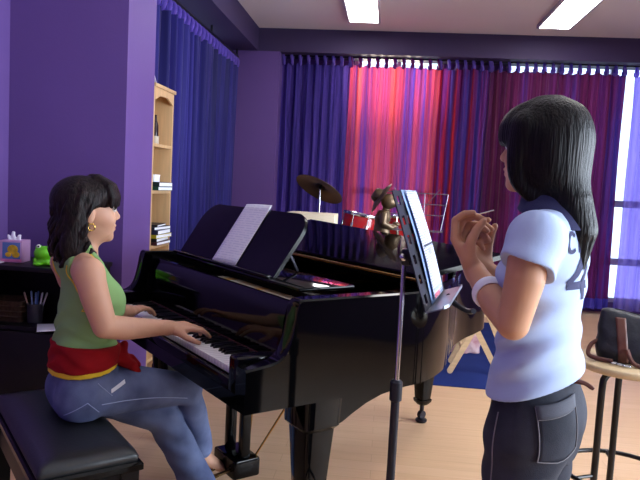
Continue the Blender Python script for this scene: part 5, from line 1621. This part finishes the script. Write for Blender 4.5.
# shirt
T = Field((-0.18, -0.29, 0.82), (0.20, 0.29, 1.40), 0.004)
T.stack([(0.86, -0.010, 0, 0.110, 0.158), (0.90, -0.010, 0, 0.108, 0.155), (0.95, -0.010, 0, 0.103, 0.150), (0.99, -0.006, 0, 0.094, 0.144), (1.07, -0.006, 0, 0.084, 0.134), (1.13, -0.008, 0, 0.086, 0.138), (1.19, -0.010, 0, 0.088, 0.146), (1.24, -0.012, 0, 0.084, 0.148), (1.28, -0.020, 0, 0.066, 0.118), (1.315, -0.020, 0, 0.055, 0.070)], 0.02)
for q in (-1, 1):
    T.ell((0.036, q * 0.060, 1.155), (0.044, 0.054, 0.050), k=0.05)
    T.cone((-0.020, q * 0.05, 1.277), (-0.020, q * 0.150, 1.264), 0.048, 0.056, 0.03)
T.chain([(-0.020, 0.145, 1.264), (-0.016, 0.186, 1.205)], [0.057, 0.060], 0.02)
T.chain([(-0.018, -0.145, 1.264), (0.014, -0.186, 1.205)], [0.057, 0.059], 0.02)
T.ell((-0.016, 0.228, 1.146), (0.15, 0.082, 0.078), rotm(0, -0.31, 0), 0.004, 'cut'); T.cone((-0.01, 0.226, 1.13), (0.0, 0.226, 1.06), 0.075, 0.075, 0.004, 'cut'); T.cone((0.040, -0.202, 1.150), (0.05, -0.21, 1.10), 0.078, 0.078, 0.006, 'cut')
# folds: diagonal pull at the waist
def shirt_folds(X, Y, Z):
    m = np.exp(-((Z - 1.03) / 0.09) ** 2) * (1 / (1 + np.exp((X - 0.07) * 40)))
    w = (0.0085 * (1 / (1 + np.exp(-(X + 0.055) * 60))) + 0.0025) * np.sin(80 * (Z + 0.55 * X) + 1.2 * np.sin(12 * Y) + 0.5) * m
    w += 0.0030 * np.sin(95 * (Z - 0.35 * X) + 20 * Y) * np.exp(-((Z - 1.16) / 0.06) ** 2)
    w += 0.0035 * np.sin(26 * X + 24 * Y + 8 * Z) * np.exp(-((Z - 0.89) / 0.05) ** 2)
    return w
T.ripple(shirt_folds)
T.ell((0.0, 0, 1.40), (0.075, 0.064, 0.085), k=0.006, op='cut')
T.plane((0.0, 0.0, 0.920), (-0.32, -0.10, -1), 0.006)
T.mesh('shirt', M_shirt, p2)
tb2 = T.bvh()
# collar
Cc = Field((-0.12, -0.12, 1.24), (0.12, 0.12, 1.42), 0.003)
Cc.stack([(1.285, -0.016, 0, 0.092, 0.108), (1.315, -0.013, 0, 0.080, 0.090), (1.345, -0.008, 0, 0.067, 0.070), (1.366, -0.006, 0, 0.062, 0.063)], 0.0)
Cc.stack([(1.270, -0.014, 0, 0.060, 0.066), (1.38, -0.006, 0, 0.054, 0.055)], 0.004, 'cut')
Cc.plane((0.0, 0, 1.304), (0.30, 0, -1), 0.004)
Cc.ripple(lambda X, Y, Z: 0.0012 * np.sin(60 * X + 40 * Y))
Cc.mesh('collar', M_navy, p2)
# lettering on the back: C (and the start of the next letter) over a 4
def strokes(name, polys, wd, cz, cy, h):
    """polylines in letter units (x to the right as read, y up), draped on the back"""
    m = MB()
    for pl_ in polys:
        pts = []
        for i in range(len(pl_) - 1):
            for k in range(6):
                t = k / 6; pts.append((pl_[i][0] * (1 - t) + pl_[i + 1][0] * t, pl_[i][1] * (1 - t) + pl_[i + 1][1] * t))
        pts.append(pl_[-1])
        prev = None
        for i, p in enumerate(pts):
            a = pts[max(0, i - 1)]; b = pts[min(len(pts) - 1, i + 1)]
            d = np.array(b) - np.array(a); d = d / max(np.linalg.norm(d), 1e-9); nn = np.array((-d[1], d[0])) * wd / 2
            row = []
            for sg in (-1, 0, 1):
                q = np.array(p) + nn * sg
                h_ = tb2.ray_cast(Vector((-0.5, cy - q[0] * h, cz + q[1] * h)), Vector((1, 0, 0)))
                co = h_[0] + h_[1] * 0.0018 if h_[0] is not None else Vector((-0.09, cy - q[0] * h, cz + q[1] * h))
                row.append(m.bm.verts.new(co))
            if prev:
                for j in range(2): m.bm.faces.new((prev[j], row[j], row[j + 1], prev[j + 1]))
            prev = row
    return m.build(name, M_navy, p2, angle=180)
arc = [(0.5 + 0.42 * math.cos(a), 0.5 + 0.46 * math.sin(a)) for a in np.linspace(0.75, 2 * PI - 0.75, 16)]
strokes('letter_print', [arc], 0.20, 1.236, 0.108, 0.044)
strokes('letter_print', [[(0.1, 0.0), (0.1, 1.0)], [(0.1, 0.5), (0.7, 0.5)], [(0.7, 0.0), (0.7, 1.0)]], 0.20, 1.236, 0.056, 0.044)
strokes('number_print', [[(0.62, 0.0), (0.62, 1.0)], [(0.62, 1.0), (0.02, 0.34)], [(0.02, 0.30), (0.85, 0.30)]], 0.17, 1.130, 0.088, 0.110)
# jeans
J = Field((-0.17, -0.24, 0.02), (0.17, 0.24, 0.94), 0.005)
J.stack([(0.74, -0.012, 0, 0.084, 0.150), (0.80, -0.012, 0, 0.098, 0.158), (0.86, -0.010, 0, 0.097, 0.148), (0.94, -0.008, 0, 0.090, 0.134)], 0.02)
for q in (-1, 1):
    J.ell((-0.036, q * 0.072, 0.835), (0.070, 0.078, 0.080), k=0.04)
    J.chain([(-0.008, q * 0.080, 0.80), (-0.004, q * 0.082, 0.62), (0.0, q * 0.084, 0.46), (-0.016, q * 0.088, 0.06)], [0.086, 0.076, 0.064, 0.066], 0.025)
J.ripple(lambda X, Y, Z: 0.0030 * np.sin(70 * Z + 30 * Y + 20 * X) * np.exp(-((Z - 0.74) / 0.06) ** 2) + 0.0022 * np.sin(55 * Z - 40 * X) * np.exp(-((Z - 0.63) / 0.08) ** 2))
J.plane((0, 0, 0.045), (0, 0, -1), 0.004)
J.mesh('jeans', M_den2, p2)
jb2 = J.bvh()
dr_ = (-0.75, 0.66, 0)
def pk(s, t): return (-0.02 + s * -0.09 * 0.66, 0.10 + s * -0.09 * 0.75 + 0.02, 0.73 + 0.14 * t)
def pkt(s, t):
    u_ = (s - 0.5) * 0.115; return (-0.066 + 0.66 * -u_ * 1.0, 0.085 - 0.75 * u_, 0.785 + 0.125 * t + 0.016 * (s - 0.5) + (0.012 * abs(s - 0.5) * 2 if t < 0.05 else 0))
ray_patch(jb2, 'back_pocket', M_den2, p2, pkt, 10, 10, dr_, 0.003, 0.002)
def flap(s, t):
    p = pkt(s, 0.80 + 0.22 * t); return p
ray_patch(jb2, 'pocket_flap', mat('faded_denim', rgb(70, 72, 82), 0.85, bump=(420, 0.35, 0.002)), p2, flap, 10, 4, dr_, 0.006, 0.003)
def edge(pts): return MB().tube(ray_line(jb2, pts, dr_, 0.006), 0.0013, 5)
edge([pkt(0.0, t) for t in np.linspace(1, 0, 10)] + [pkt(s, 0.0) for s in np.linspace(0, 1, 8)] + [pkt(1.0, t) for t in np.linspace(0, 1, 10)]).build('stitching', M_seam2, p2)
edge([pkt(s, 0.80) for s in np.linspace(0, 1, 8)]).build('stitching', M_seam2, p2)
MB().tube(ray_line(jb2, [(0.035, 0.2, z) for z in np.linspace(0.40, 0.87, 30)], (0, 1, 0), 0.001), 0.0016, 5).build('seam', M_seam2, p2)
# belt end and shoes
MB().tube(spline([(-0.085, 0.03, 0.945), (-0.118, 0.03, 0.945), (-0.140, 0.03, 0.935)], 4), [0.006] * 4 + [0.005] * 4 + [0.003], 6).build('belt_end', M_strap, p2)
for q in (-1, 1):
    Sh = Field((-0.08, q * 0.095 - 0.07, -0.005), (0.17, q * 0.095 + 0.07, 0.10), 0.004)
    Sh.chain([(-0.03, q * 0.088, 0.040), (0.03, q * 0.092, 0.040), (0.115, q * 0.10, 0.026)], [0.041, 0.043, 0.032], 0.02, flat=((0, 1, 0), 1.05)); Sh.plane((0, 0, 0.0), (0, 0, -1)); Sh.plane((0, 0, 0.075), (0, 0, 1))
    Sh.mesh('shoe', M_sole, p2)
# hair: long, straight, gathered low at the nape
H2 = Field((-0.19, -0.14, 1.14), (0.16, 0.14, 1.62), 0.0035)
H2.ell(P2(-0.010, 0, 0.040), (0.094, 0.086, 0.086), k=0.02)
H2.ell(P2(0.040, 0, 0.058), (0.068, 0.077, 0.056), k=0.03)
H2.ell(P2(-0.024, 0, -0.030), (0.072, 0.078, 0.090), k=0.03)
H2.chain([P2(-0.046, 0.004, -0.05), P2(-0.078, 0.014, -0.120), P2(-0.104, 0.020, -0.185), P2(-0.106, 0.022, -0.245)], [0.052, 0.044, 0.036, 0.014], 0.03, flat=((0, 1, 0), 1.25))
for q in (-1, 1):
    H2.chain(spline([P2(0.030, q * 0.074, 0.06), P2(0.044, q * 0.078, -0.01), P2(0.040, q * 0.072, -0.070), P2(0.006, q * 0.058, -0.112)], 4), list(np.linspace(0.030, 0.016, 13)), 0.03)
rl = random.Random(5)
for i in range(60):
    a = -2.35 + 4.7 * i / 59 + rl.uniform(-0.03, 0.03)
    c, s_ = math.cos(a), math.sin(a)
    e = 0.108 + 0.02 * max(0, c) + rl.uniform(-0.006, 0.006)
    pts = [P2(-0.004 - 0.025 * c, 0.02 * s_, 0.130), P2(-0.008 - 0.072 * c, 0.068 * s_, 0.105), P2(-0.008 - 0.094 * c, 0.090 * s_, 0.050), P2(-0.012 - 0.090 * c, 0.092 * s_, -0.010), P2(-0.022 - 0.074 * c, 0.082 * s_, -0.065), P2(-0.045 - 0.048 * c, 0.050 * s_, -e)]
    pts = spline(pts, 5)
    H2.chain(pts, list(np.linspace(0.0075, 0.006, len(pts))), 0.010)
for i in range(11):
    a = 2 * PI * i / 11
    pts = spline([P2(-0.055 + 0.032 * math.cos(a), 0.040 * math.sin(a), -0.075), P2(-0.080 + 0.034 * math.cos(a), 0.042 * math.sin(a) + 0.014, -0.125), P2(-0.104 + 0.030 * math.cos(a), 0.038 * math.sin(a) + 0.020, -0.190), P2(-0.106 + 0.014 * math.cos(a + 0.4), 0.022 * math.sin(a) + 0.022, -0.255 - rl.uniform(0, 0.03))], 5)
    H2.chain(pts, list(np.linspace(0.012, 0.004, len(pts))), 0.006)
H2.ell(P2(0.108, 0, -0.035), (0.050, 0.062, 0.086), k=0.006, op='cut')
for i in range(17):
    a = -1.2 + 2.4 * i / 16
    c, s_ = math.cos(a), math.sin(a)
    H2.chain(spline([P2(0.0 + 0.03 * c, 0.03 * s_, 0.126), P2(0.035 + 0.050 * c, 0.064 * s_, 0.098), P2(0.042 + 0.068 * c, 0.078 * s_, 0.054), P2(0.040 + 0.066 * c, 0.080 * s_, 0.024 + 0.004 * math.sin(3 * i))], 4), [0.011] * 8 + [0.009] * 4 + [0.005], 0.008)
H2.mesh('hair', M_hair2, p2)
# wrist bands
def wristband(name, c, d, r, w):
    d = Vector(d).normalized(); rot = d.to_track_quat('Z', 'Y').to_matrix()
    MB().lathe([(r - 0.003, -w / 2), (r, -w / 2 - 0.001), (r + 0.004, -w / 4), (r + 0.005, 0), (r + 0.004, w / 4), (r, w / 2 + 0.001), (r - 0.003, w / 2)], n=32, M=rot).build(name, M_band, p2, angle=60).location = c
wristband('wristband', (0.088, 0.098, 1.128), (0.079, -0.10, 0.052), 0.036, 0.026)
wristband('wristband', (0.126, -0.095, 1.131), (0.045, 0.069, 0.04), 0.033, 0.014)
# small silver gadget held between the fingers
gd = thing('silver_gadget', 'tiny silver gadget with a thin stylus pinched in the singing woman\'s hands', 'gadget', (0, 0, 0))
gm = Matrix.Translation((0.371, 1.55, 0)) @ Matrix.Rotation(math.radians(152), 4, 'Z')
gp = Vector((0.188, 0.004, 1.297))
gd.location = gm @ gp; gd.rotation_euler = (0, 0, math.radians(152))
MB().box((0, 0, 0), (0.016, 0.030, 0.022), (0.3, 0.2, 0), bevel=0.005, seg=3).build('gadget_body', mat('silver_plastic', rgb(196, 196, 208), 0.25, metal=0.7), gd)
MB().tube([(-0.008, 0.002, 0.0), (-0.060, -0.012, 0.018)], 0.0018, 8).build('stylus', M_chrome, gd)
